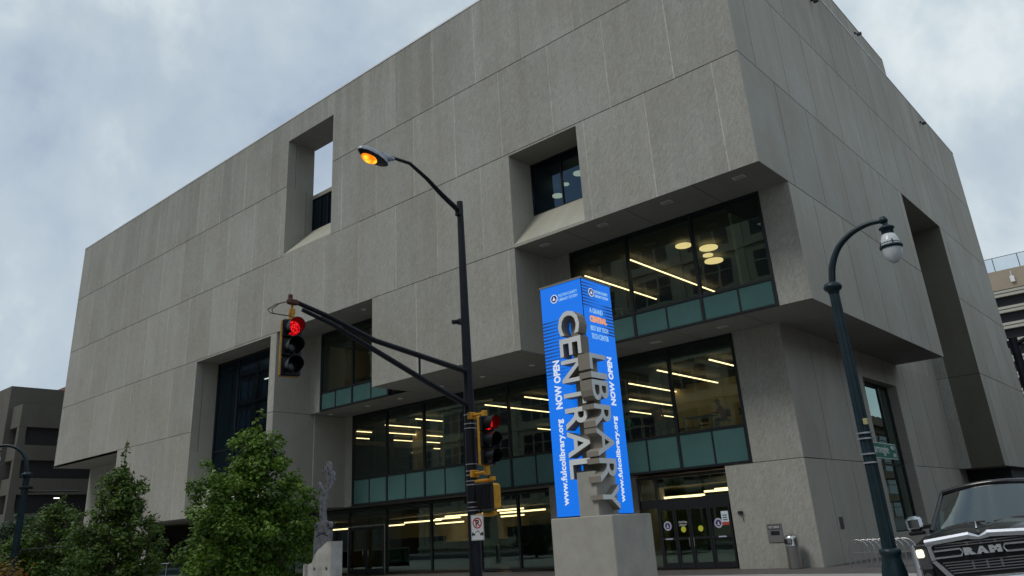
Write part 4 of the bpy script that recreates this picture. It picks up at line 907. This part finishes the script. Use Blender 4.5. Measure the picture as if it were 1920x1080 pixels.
# ------------------------------------------------------------------ parking garages
mt['garc'] = concrete('concrete_garage', (.135, .128, .115), 0, .2, 'yz', .5); mt['garcf'] = concrete('concrete_garage_front', (.15, .142, .128), 0, .2, 'xz', .5)
mt['garint'] = pbr('garage_interior_dark', (.03, .03, .035), .9); mt['garlamp'] = emis('garage_lamp_glow', (1, .97, .9), 3)
gl_ = thing('parking_garage', 'weathered dark concrete multi-level parking garage at the far left', 'parking garage', (-84, 27, 0))
f = MB(); f.box(-130, -84.5, 27.3, 80, 0, 15.2); 
fix(f.build('interior', mt['garint'], gl_))
bands = [(13.95, 16.05), (10.92, 12.28), (7.84, 9.28), (4.8, 6.18), (1.2, 3.1)]
for (a, b) in bands:
    f = MB(); f.box(-84.4, -84.0, 27.4, 80, a, b); f.box(-86.4, -84.0, 26.4, 27.4, a, b) ; fix(f.build('parapet_band', mt['garc'], gl_))
for y in (34.5, 41, 48, 55, 62, 69):
    f = MB(); f.box(-84.35, -83.95 + .0, y - .35, y + .35, 0, 14.0); fix(f.build('column', mt['garc'], gl_))
f = MB(); f.box(-84.6, -84.02, 26.42, 27.05, 0, 15.9); fix(f.build('column', mt['garc'], gl_))
f = MB(); f.box(-96, -86.6, 26.0, 33, 0, 18.1); f.box(-130, -96, 27, 33, 0, 16); fix(f.build('stair_tower', mt['garcf'], gl_))
for (y, z) in ((30.5, 8.9 - 1.4), (33, 4.7 + 1.3), (30.8, 5.8), (36, 10.6)):
    f = MB(); f.box(-84.5, -84.46, y, y + .5, z, z + .07); fix(f.build('ceiling_lamp', mt['garlamp'], gl_))
mt['tan'] = pbr('tan_precast', (.33, .27, .2), .8, var=.08, vscale=.3); mt['pale'] = pbr('pale_spandrel', (.42, .4, .34), .8)
mt['railglass'] = glass('pale_rail_glass', (.75, .8, .85), .5)
gr_ = thing('parking_garage', 'tan multi-storey parking garage with a glass rooftop rail at the far right', 'parking garage', (-15, 148, 0))
f = MB(); f.box(-60, -8, 149, 190, 0, 36.5); fix(f.build('interior', mt['garint'], gr_))
f = MB(); f.box(-60, -8, 148, 149.2, 34.7, 37.9); fix(f.build('top_fascia', mt['tan'], gr_))
z = 33.6
for k in range(14):
    f = MB(); zz0 = z - k * 2.62; f.box(-60, -8, 148, 148.6, zz0, zz0 + .45); f.box(-60, -8, 147.9, 148.6, zz0 + .55, zz0 + .95); fix(f.build('spandrel_band', mt['pale'], gr_))
f = MB(); f.poly([(-60, 148.2, 37.9), (-8, 148.2, 37.9), (-8, 148.2, 40.2), (-60, 148.2, 40.2)]); fix(f.build('rail_glass', mt['railglass'], gr_))
f = MB(); f.tube([(-60, 148.2, 40.2), (-8, 148.2, 40.2)], .05)
for k in range(15): f.tube([(-60 + 3.6 * k, 148.2, 37.9), (-60 + 3.6 * k, 148.2, 40.2)], .06)
fix(f.build('rail_post', mt['black'], gr_))
f = MB(); f.box(-18.6, -18.0, 147.6, 148, 35.6, 36.6); f.tube([(-18.3, 147.8, 36.5), (-18.3, 147.6, 37.4)], .08); fix(f.build('facade_lamp', mt['white'], gr_))

# red-brown tower sliver beyond the left roof edge
f = MB(); f.box(-128, -118, 44, 54, 0, 25.6); tw = f.build('brick_tower', pbr('brick_red_brown', (.2, .1, .08), .85)); tag(tw, 'sliver of a red-brown brick tower peeking past the left wall edge', 'building')

# ------------------------------------------------------------------ building across the street (only mirrored in the glass), plus added brown blocks
mt['pane2'] = pbr('dark_office_pane', (.03, .035, .045), .15)
def office(label, O, U, Nn, length, H, bay, fl, mat, depth, win=(1.2, 1.2)):
    """plain street block with its facade along U from O, facing Nn"""
    O, U, Nn = Vector(O), Vector(U), Vector(Nn)
    ob = thing('office_building', label, 'building', tuple(O)); wins = []; f = MB()
    nb = int(length // bay); fh = (H - 2.5) / fl
    for i in range(nb):
        for j in range(fl): wins.append((i * bay + win[0], (i + 1) * bay - win[1], 1.6 + j * fh, 1.6 + j * fh + fh * .6))
    f.wall(O, U, Z_, Nn, [(0, H, [0, length])], wins)
    P = lambda u, v, d: O + U * u + Z_ * v + Nn * d
    def hexa(m, u0, u1, v0, v1, d0, d1, mi=0):
        q = [P(u, v, d) for v in (v0, v1) for d in (d0, d1) for u in (u0, u1)]
        for k in ((0, 2, 3, 1), (4, 5, 7, 6), (0, 1, 5, 4), (2, 6, 7, 3), (0, 4, 6, 2), (1, 3, 7, 5)): m.poly([q[i] for i in k], mi)
    for j in range(fl + 1): hexa(f, 0, length, .5 + j * fh, .85 + j * fh, 0, .35)
    for i in range(nb + 1): hexa(f, i * bay - .45, i * bay + .45, .85, H - 1, 0, .25)
    hexa(f, -.4, length + .4, H - .9, H + .5, 0, .9); hexa(f, 0, length, 0, H, -depth, -.2)
    fix(f.build('facade', mat, ob))
    for (a, b, c, d) in wins:
        f = MB(); hexa(f, a, b, c, d, -.1, -.06, 0)
        for u in (0, 1 / 3, 2 / 3, 1): hexa(f, a + (b - a) * u - .1, a + (b - a) * u + .1, c, d, -.05, .02, 1)
        hexa(f, a, b, (c + d) / 2 + .3, (c + d) / 2 + .4, -.05, .01, 1)
        fix(f.build('window', [mt['pane2'], mat], ob))
    return ob
mt['cream'] = pbr('cream_limestone', (.46, .42, .33), .8, var=.12, vscale=.5)
mt['brown'] = pbr('brown_brick', (.13, .09, .065), .85, var=.15, vscale=.8)
office('cream stone office block across the road, mirrored in the library glass', (5, -17, 0), -X_, Y_, 97, 35, 7.4, 7, mt['cream'], 26)
office('taller brown office block added out of view beyond the cream one, darkening the ground floor glass', (-96, -17, 0), -X_, Y_, 100, 42, 8.0, 8, mt['brown'], 26)  # added to keep bright sky out of the ground floor reflections
office('brown brick block added out of view across the side road, darkening the side window', (15, 14, -.5), Y_, -X_, 320, 16, 16.0, 4, mt['brown'], 20)  # unseen block added so the side window reflects something dark

# ------------------------------------------------------------------ pickup truck (x across, y back from the grille, z up)
tk = thing('pickup_truck', 'black pickup truck with chrome grille and lit headlight facing the camera', 'pickup truck', (-3.16, 14.75, -.19), R_(3))
tk.rotation_euler = (0, R_(-4.2), R_(3)); tk.scale = (1, 1, 1.13)
mt['carpaint'] = pbr('black_car_paint', (.012, .011, .013), .25, 0, coat=.5, var=.1, vscale=3)
mt['chrome'] = pbr('chrome', (.62, .64, .68), .16, 1); mt['chrome2'] = pbr('polished_surround', (.66, .68, .72), .22, .7); mt['satin'] = pbr('satin_metal', (.22, .225, .24), .35, .4); mt['satin2'] = pbr('satin_letter_metal', (.5, .52, .55), .35, .2); mt['tyre'] = pbr('tyre_rubber', (.015, .015, .015), .85); mt['plastic'] = pbr('black_plastic', (.01, .01, .011), .5)
mt['carglass'] = glass('car_glass', (.1, .14, .12), 1.1, (.9, 1, 1)); mt['hlit'] = emis('headlight_glow', (1, .93, .6), 1.6); mt['hlens'] = pbr('headlight_housing', (.2, .2, .22), .15, .6)
mt['seat'] = pbr('truck_cabin_dark', (.03, .032, .03), .8)
def loft(st, mi=0, sm=True):
    m = MB(); P = []
    for y, pts in st:
        full = [(x, y + yy, z) for x, z, yy in [(p + (0,))[:3] if len(p) == 2 else p for p in pts]]
        mir = [(-a, b, c) for a, b, c in reversed(full[:-1])]
        P.append([Vector(p) for p in full + mir])
    m.grid(P, False, mi, sm); return m, P
body, P = loft([
    (.04, [(.86, .5), (.93, .62), (.97, .95), (.97, 1.12), (.93, 1.30), (.80, 1.36), (.52, 1.39), (.3, 1.40), (0, 1.385)]),
    (.14, [(.90, .5), (.98, .62), (1.0, .95), (1.0, 1.14), (.97, 1.33), (.82, 1.41), (.52, 1.44), (.3, 1.45), (0, 1.42)]),
    (.6, [(.95, .5), (1.02, .65), (1.04, .98), (1.04, 1.17), (1.0, 1.36), (.86, 1.44), (.52, 1.485), (.3, 1.50), (0, 1.455)]),
    (1.2, [(.95, .5), (1.03, .65), (1.05, .98), (1.05, 1.2), (1.01, 1.39), (.9, 1.46), (.52, 1.52), (.3, 1.54), (0, 1.49)]),
    (1.42, [(.95, .5), (1.02, .65), (1.04, .98), (1.04, 1.22), (1.0, 1.40), (.93, 1.45), (.52, 1.51), (.3, 1.53), (0, 1.49)]),
    (2.9, [(.95, .45), (1.02, .65), (1.03, .98), (1.03, 1.22), (1.0, 1.36), (.95, 1.42), (.52, 1.42), (.3, 1.42), (0, 1.42)]),
    (3.9, [(.95, .45), (1.02, .65), (1.03, .98), (1.03, 1.22), (1.02, 1.38), (.98, 1.45), (.52, 1.45), (.3, 1.45), (0, 1.45)]),
    (5.75, [(.95, .55), (1.02, .65), (1.02, .98), (1.02, 1.22), (1.02, 1.38), (.98, 1.45), (.52, 1.45), (.3, 1.45), (0, 1.45)])])
for row in (P[0], P[-1]): body.poly(row if row is P[0] else list(reversed(row)), 0)
body.build('body', mt['carpaint'], tk)
cab, Pc = loft([
    (1.40, [(.93, 1.43), (.93, 1.44), (.92, 1.45), (.6, 1.50, -.06), (0, 1.50, -.1)]),
    (2.14, [(.93, 1.43), (.86, 1.74), (.74, 1.985), (.5, 2.03, -.05), (0, 2.05, -.08)]),
    (2.34, [(.94, 1.43), (.87, 1.76), (.74, 2.04), (.5, 2.08), (0, 2.10)]),
    (3.5, [(.94, 1.43), (.87, 1.76), (.74, 2.04), (.5, 2.08), (0, 2.10)]),
    (3.85, [(.93, 1.43), (.88, 1.5), (.84, 1.7), (.5, 1.75), (0, 1.76)])])
# roof only (from the header back) plus pillars
rf = MB(); rf.grid([r[1:-1] for r in Pc[1:]], False, 0, True)
roof_o = rf.build('roof', mt['carpaint'], tk)
ws = MB(); nW = 9
def wsp(u, v):   # windshield point: u -1..1, v 0..1
    xb, xt = .90, .72
    x = u * (xb + (xt - xb) * v); y = 1.36 + .76 * v - .1 * (1 - u * u) ; z = 1.475 + .025 * (1 - u * u) + (.515 + .035 * (1 - u * u)) * v
    return Vector((x, y, z))
ws.grid([[wsp(-1 + 2 * i / nW, j / 5) for i in range(nW + 1)] for j in range(6)]); ws.build('windscreen', mt['carglass'], tk)
for s_ in (-1, 1):
    pm = MB(); pm.tube([wsp(s_ * 1.03, -.02), wsp(s_ * 1.03, .5), wsp(s_ * 1.02, 1.03), Vector((s_ * .74, 2.4, 2.03))], [.045, .04, .04, .04], 8); pm.build('pillar', mt['carpaint'], tk)
    pm = MB(); pm.tube([(s_ * .93, 2.6, 1.42), (s_ * .78, 2.65, 2.0)], .04, 8); pm.build('pillar', mt['carpaint'], tk)
    pm = MB(); pm.tube([(s_ * .93, 3.5, 1.42), (s_ * .8, 3.45, 2.0)], .05, 8); pm.build('pillar', mt['carpaint'], tk)
pm = MB(); pm.tube([wsp(-1 + 2 * i / nW, 1.03) for i in range(nW + 1)], .045, 8); pm.build('windscreen_header', mt['carpaint'], tk)
for s_ in (-1, 1):
    sg_ = MB(); sg_.poly([(s_ * .94, 1.55, 1.45), (s_ * .94, 3.45, 1.43), (s_ * .76, 3.4, 2.0), (s_ * .76, 2.2, 2.0)])
    sg_.build('side_window', mt['carglass'], tk)
wp = MB()
for u0, u1 in ((-.75, -.05), (.1, .8)):
    wp.tube([wsp(u0, -.02) + Vector((0, -.03, .02)), wsp((u0 + u1) / 2, .03) + Vector((0, -.03, .02)), wsp(u1, .01) + Vector((0, -.03, .02))], .014, 6)
for u in (-.6, .45): wp.box(*[c for c in (wsp(u, -.02).x - .07, wsp(u, -.02).x + .07, wsp(u, -.02).y - .08, wsp(u, -.02).y - .01, wsp(u, -.02).z - .01, wsp(u, -.02).z + .03)], bev=.01)
wp.build('wiper', mt['plastic'], tk)
cb = MB(); cb.box(-.85, .85, 2.0, 3.3, .9, 1.35); 
for x in (-.42, .42): cb.box(x - .26, x + .26, 2.35, 2.55, 1.2, 1.72, bev=.05); cb.box(x - .13, x + .13, 2.38, 2.5, 1.74, 1.92, bev=.04)
cb.box(-.9, .9, 1.45, 1.95, 1.3, 1.44); cb.tube([(.42 + .18 * math.cos(a), 1.95 + .06 * math.sin(a), 1.42 + .17 * math.sin(a)) for a in [2 * math.pi * k / 14 for k in range(15)]], .015, 6)
cb.build('cabin', mt['seat'], tk)
for s_ in (-1, 1):
    mm_ = MB(); mm_.box(s_ * 1.2 - .15, s_ * 1.2 + .13, 1.45, 1.62, 1.5, 1.72, bev=.05); mi_ = mm_.build('wing_mirror', mt['chrome'], tk)
    a_ = MB(); a_.box(min(s_ * .95, s_ * 1.13), max(s_ * .95, s_ * 1.13), 1.52, 1.6, 1.52, 1.58, bev=.01); a_.box(s_ * 1.2 - .12, s_ * 1.2 + .1, 1.6, 1.66, 1.53, 1.69, bev=.02); a_.box(s_ * 1.2 - .15, s_ * 1.2 + .13, 1.46, 1.6, 1.44, 1.5, bev=.02); a_.build('mirror_arm', mt['plastic'], mi_)
# grille, built as the flat metal front it is
gb = MB(); gb.prism([(-.66, 1.30), (-.72, 1.2), (-.72, 1.1), (-.52, .84), (.52, .84), (.72, 1.1), (.72, 1.2), (.66, 1.30)], (0, -.0, 0), X_, Z_, (0, .06, 0)); gr = gb.build('grille', mt['plastic'], tk)
c = MB()
def cb_(x0, z0, x1, z1, h0, h1=None, y=-.05, d=.05):
    h1 = h1 or h0
    if x0 > x1: x0, z0, h0, x1, z1, h1 = x1, z1, h1, x0, z0, h0
    yb = y + d; q4 = []
    for (xx, zc_, hh) in ((x0, z0, h0), (x1, z1, h1)):   # leaning face, so it mirrors the sky
        q4.append([(xx, yb, zc_ - hh / 2), (xx, y, zc_ - hh / 2), (xx, y, zc_ + hh * .1), (xx, y + .55 * d, zc_ + hh / 2), (xx, yb, zc_ + hh / 2)])
    for i in range(4): c.poly([q4[0][i], q4[1][i], q4[1][i + 1], q4[0][i + 1]])
    c.poly(list(reversed(q4[0]))); c.poly(q4[1])
for s_ in (-1, 1):
    cb_(s_ * .13, 1.375, s_ * .80, 1.335, .085); cb_(s_ * .0, 1.335, s_ * .14, 1.37, .05, .09)
    c.prism([(s_ * .66, 1.31), (s_ * .78, 1.31), (s_ * .77, 1.1), (s_ * .70, 1.1), (s_ * .72, 1.27)], (0, -.05, 0), X_, Z_, (0, .06, 0))
    c.prism([(s_ * .77, 1.09), (s_ * .70, 1.09), (s_ * .50, .86), (s_ * .56, .82)], (0, -.05, 0), X_, Z_, (0, .06, 0))
    cb_(s_ * .31, 1.22, s_ * .70, 1.215, .022); cb_(s_ * .31, 1.13, s_ * .70, 1.125, .022); c.tube([(s_ * .32, -.03, 1.22), (s_ * .285, -.03, 1.175), (s_ * .32, -.03, 1.13)], .012, 8)
cb_(-.56, .835, .56, .835, .04)
c.build('chrome_surround', mt['chrome2'], gr)
c = MB()
for z, x in ((1.29, .68), (1.26, .67), (1.055, .62), (1.02, .6), (.985, .57), (.95, .55), (.915, .52)):
    cb_(-x, z, x, z, .013, y=-.02, d=.02)
for x in (-.2, .0, .2):
    cb_(x - .015, 1.275, x + .015, 1.275, .05, y=-.015, d=.015); cb_(x - .015, 1.0, x + .015, 1.0, .12, y=-.015, d=.015)
c.build('grille_bar', mt['satin'], gr)
c = MB()
for chh, a, b in (('R', -.265, -.1), ('A', -.09, .08), ('M', .095, .265)): put_text(c, chh, (a, -.06, 1.13), X_, Z_, .12, 0, .02, .014, fit=(b - a, .095))
c.build('grille_lettering', mt['satin2'], gr)
for s_ in (-1, 1):
    h = MB(); a, b = sorted((s_ * .79, s_ * .985)); h.box(a, b, -.01 + .02, .12, 1.0, 1.32, bev=.02); hl = h.build('headlight', mt['hlens'], tk)
    h = MB(); h.box(s_ * .915 - .06, s_ * .915 + .055, -.006, .02, 1.15, 1.26, bev=.02); h.build('lamp_lens', mt['hlit'], hl)
    h = MB(); h.box(a, b, -.02, .03, 1.3, 1.325); h.build('chrome_trim', mt['chrome'], hl); h = MB(); h.box(a, b, -.02, .03, 1.0, 1.02); h.build('chrome_trim', mt['chrome'], hl)
h = MB(); h.box(-.98, .98, -.14, .1, .52, .83, bev=.06); h.build('bumper', mt['chrome'], tk)
h = MB(); h.box(-.9, .9, -.02, .1, .34, .5, bev=.03); h.box(-.95, -.8, -.02, .06, .8, 1.0); h.box(.8, .95, -.02, .06, .8, 1.0); h.build('lower_valance', mt['plastic'], tk)
for s_ in (-1, 1):
    h = MB(); h.lathe([(.055, 0), (.055, .02)], n=14, M=frame_m((s_ * .88, -.03, .9), X_, Z_)); h.build('fog_lamp', mt['hlens'], tk)
h = MB(); h.tube([(-.03, .2, 1.45), (-.03, .24, 1.53), (-.03, .28, 1.46)], [.02, .015, .006], 6); h.build('hood_ornament', mt['chrome'], tk)
for s_ in (-1, 1):
    for y in (.98, 4.7):
        h = MB(); Mx2 = Matrix.Translation((s_ * .86, y, .41)) @ Matrix.Rotation(R_(90) * s_, 4, 'Y')
        h.lathe([(.28, -.13), (.39, -.13), (.41, -.1), (.41, .1), (.39, .13), (.28, .13)], n=28, M=Mx2); wl = h.build('wheel', mt['tyre'], tk)
        h = MB(); h.lathe([(.05, .05), (.27, .08), (.28, .14), (.24, .12), (.08, .1)], n=28, M=Mx2); h.build('rim', mt['chrome'], wl)

# ------------------------------------------------------------------ people and reading tables behind the glass
mt['skin'] = pbr('skin', (.35, .2, .13), .6); mt['hair'] = pbr('dark_hair', (.02, .015, .012), .7)
def person(label, loc, rz, pose, top, legs, cap=None):
    t = thing('person', label, 'person', loc, rz)
    H = {}
    if pose == 'sit':   # origin on the floor under the hips, facing +X
        J = {'pel': (0, 0, .5, .14), 'bel': (.03, 0, .68, .14), 'che': (.1, 0, .9, .155), 'nec': (.17, 0, 1.08, .06), 'hd0': (.21, 0, 1.17, .085), 'hd1': (.25, 0, 1.27, .095), 'hd2': (.25, 0, 1.34, .06)}
        limb = lambda s: {'hip': (.02, s * .1, .5, .085), 'kne': (.42, s * .13, .52, .062), 'ank': (.4, s * .13, .09, .042), 'toe': (.55, s * .14, .05, .035), 'sho': (.12, s * .18, 1.0, .065), 'elb': (.24, s * .24, .8, .046), 'wri': (.45, s * .12, .84, .032), 'han': (.53, s * .09, .85, .036)}
    else:
        J = {'pel': (0, 0, .92, .14), 'bel': (.04, 0, 1.08, .13), 'che': (.14, 0, 1.3, .155), 'nec': (.25, 0, 1.45, .06), 'hd0': (.3, 0, 1.53, .085), 'hd1': (.34, 0, 1.62, .095), 'hd2': (.34, 0, 1.69, .06)}
        limb = lambda s: {'hip': (0, s * .1, .88, .09), 'kne': (.03, s * .11, .48, .06), 'ank': (-.02, s * .11, .09, .042), 'toe': (.14, s * .13, .04, .035), 'sho': (.16, s * .18, 1.38, .065), 'elb': (.25, s * .24, 1.12, .046), 'wri': (.42, s * .15, .98, .032), 'han': (.5, s * .12, .95, .036)}
    names = list(J); V = [J[n] for n in names]; E_ = [(0, 1), (1, 2), (2, 3), (3, 4), (4, 5), (5, 6)]
    for s_ in (-1, 1):
        l = limb(s_); b = len(V); V += list(l.values()); E_ += [(0, b), (b, b + 1), (b + 1, b + 2), (b + 2, b + 3), (2, b + 4), (b + 4, b + 5), (b + 5, b + 6), (b + 6, b + 7)]
    me = bpy.data.meshes.new('body'); me.from_pydata([v[:3] for v in V], E_, []); o = bpy.data.objects.new('body', me); COL.objects.link(o)
    sk = o.modifiers.new('s', 'SKIN'); sk.use_smooth_shade = True
    for i, v in enumerate(me.skin_vertices[0].data): v.radius = (V[i][3], V[i][3]); v.use_root = (i == 0)
    su = o.modifiers.new('u', 'SUBSURF'); su.levels = su.render_levels = 1
    dg = bpy.context.evaluated_depsgraph_get(); dg.update()
    nm = bpy.data.meshes.new_from_object(o.evaluated_get(dg)); o.modifiers.clear(); o.data = nm; bpy.data.meshes.remove(me); nm.name = 'body'
    nm.materials.clear()
    for m in (mt['skin'], top, legs): nm.materials.append(m)
    hz = J['nec'][2]; hipz = J['pel'][2]; hand = limb(1)['wri']
    for p in nm.polygons:
        c = p.center
        if c.z > hz + .02: p.material_index = 0
        elif c.x > hand[0] - .01 and c.z > hipz + .02 and abs(c.z - hand[2]) < .12: p.material_index = 0
        elif c.z < hipz + .06: p.material_index = 2
        else: p.material_index = 1
    o.parent = t
    h = Vector(J['hd1'][:3]); hd = MB(); hd.grid(ell(h + Vector((-.012, 0, .03)), .108, .1, .11, z0=-.1 if cap else -.5, z1=1), True, 0); hd.build('cap' if cap else 'hair', cap or mt['hair'], t)
    if cap:
        bl = MB(); bl.prism([(-.07, -.08), (.07, -.08), (.05, .09), (-.05, .09)], h + Vector((.12, 0, .03)), Y_, X_, (0, 0, .012)); bl.build('cap_peak', cap, t)
    nz = MB(); nz.grid(ell(h + Vector((.095, 0, -.01)), .022, .016, .025, n=8, m=4), True); nz.build('nose', mt['skin'], t)
    return t
FL = 5.45
red = pbr('red_jacket', (.5, .03, .04), .8); tealc = pbr('teal_jacket', (.1, .5, .45), .8); navy = pbr('navy_jeans', (.02, .03, .07), .8); darkc = pbr('black_trousers', (.015, .015, .018), .8); redcap = pbr('faded_red_cap', (.35, .07, .07), .8)
mt['tabtop'] = pbr('table_laminate', (.5, .52, .5), .4); mt['wood'] = pbr('chair_wood', (.14, .08, .04), .6)
def table(label, x0, x1, y0, y1, z, grp):
    t = thing('reading_table', label, 'table', ((x0 + x1) / 2, (y0 + y1) / 2, z), 0, grp)
    a, b = (x1 - x0) / 2, (y1 - y0) / 2
    f = MB(); f.box(-a, a, -b, b, .72, .76, bev=.004); f.build('tabletop', mt['tabtop'], t)
    for sx in (-1, 1):
        for sy in (-1, 1):
            f = MB(); f.box(sx * (a - .025) - .02, sx * (a - .025) + .02, sy * (b - .025) - .02, sy * (b - .025) + .02, 0, .72); f.build('leg', mt['white'], t)
    return t
def chair(label, x, y, z, rz, grp):
    t = thing('chair', label, 'chair', (x, y, z), rz, grp)
    f = MB(); f.box(-.22, .2, -.21, .21, .43, .46, bev=.01); f.build('seat', mt['wood'], t)
    f = MB(); f.box(-.24, -.215, -.2, .2, .6, .9, bev=.01); f.build('backrest', mt['wood'], t)
    for sx in (-1, 1):
        for sy in (-1, 1):
            f = MB(); f.tube([(sx * .15, sy * .15, .43), (sx * .22, sy * .22, 0)], .013, 6); f.build('leg', mt['steel'], t)
            if sx < 0:
                f = MB(); f.tube([(-.2, sy * .18, .43), (-.225, sy * .18, .65)], .012, 6); f.build('back_post', mt['steel'], t)
    return t
G1, G2 = 'reading tables behind the glass', 'chairs behind the glass'
table('pale-edged reading table in front of the person in the red jacket', -17.75, -16.4, 32.25, 33.0, FL, G1)
table('reading table beside the person in the teal jacket', -21.6, -20.0, 32.3, 33.1, FL, G1)
table('small table further back between the two seated groups', -20.3, -19.2, 35.5, 36.3, FL, G1)
table('reading table on the upper floor behind the wide top window', -20.0, -18.9, 30.0, 30.7, 10.45, G1)
table('reading table on the upper floor partly hidden by the pylon sign', -21.0, -20.4, 30.6, 31.2, 10.45, G1)
table('reading table in the small upper window behind the signal arm', -38.6, -37.4, 30.2, 30.9, 10.45, G1)
chair('wooden chair pushed under the left side of the red-jacket table', -17.3, 33.2, FL, R_(-80), G2)
chair('chair carrying the person in the red jacket', -15.98, 32.65, FL, math.pi, G2)
chair('wooden chair at the table behind the teal-jacket person', -19.3, 32.9, FL, R_(20), G2)
chair('empty chair against the right end of the window', -15.1, 33.0, FL, R_(90), G2)
chair('wooden chair in the small upper window behind the signal arm', -38.0, 31.4, 10.45, R_(-90), G2)
person('person in a red jacket and faded red cap sitting bent over the table', (-15.95, 32.65, FL), math.pi, 'sit', red, darkc, redcap)
person('person in a teal jacket sitting with their back to the glass', (-20.75, 32.2, FL + .03), R_(100), 'sit', tealc, navy)
person('person in red top and navy trousers leaning over a desk further back', (-19.9, 33.6, FL), R_(60), 'stand', red, navy)
bl_ = thing('potted_plant', 'dark potted plant inside the ground floor glass', 'plant', (-45.9, 34.6, 0))
f = MB(); f.lathe([(.18, 0), (.24, .45), (.2, .45)], n=14); f.build('pot', mt['idark'], bl_)
f = MB()
for k in range(26):
    a = rnd.uniform(0, 6.28); e_ = rnd.uniform(.3, 1.2); d_ = Vector((math.cos(a) * math.cos(e_), math.sin(a) * math.cos(e_), math.sin(e_))); sd_ = Vector((-math.sin(a), math.cos(a), 0)) * .035
    o_ = Vector((0, 0, .42)); ln_ = rnd.uniform(.5, .9); f.poly([o_ - sd_ * .4, o_ + d_ * ln_ * .5 - sd_, o_ + d_ * ln_ - Vector((0, 0, .12)), o_ + d_ * ln_ * .5 + sd_], 0, rnd.random())
f.build('foliage', LB, bl_)
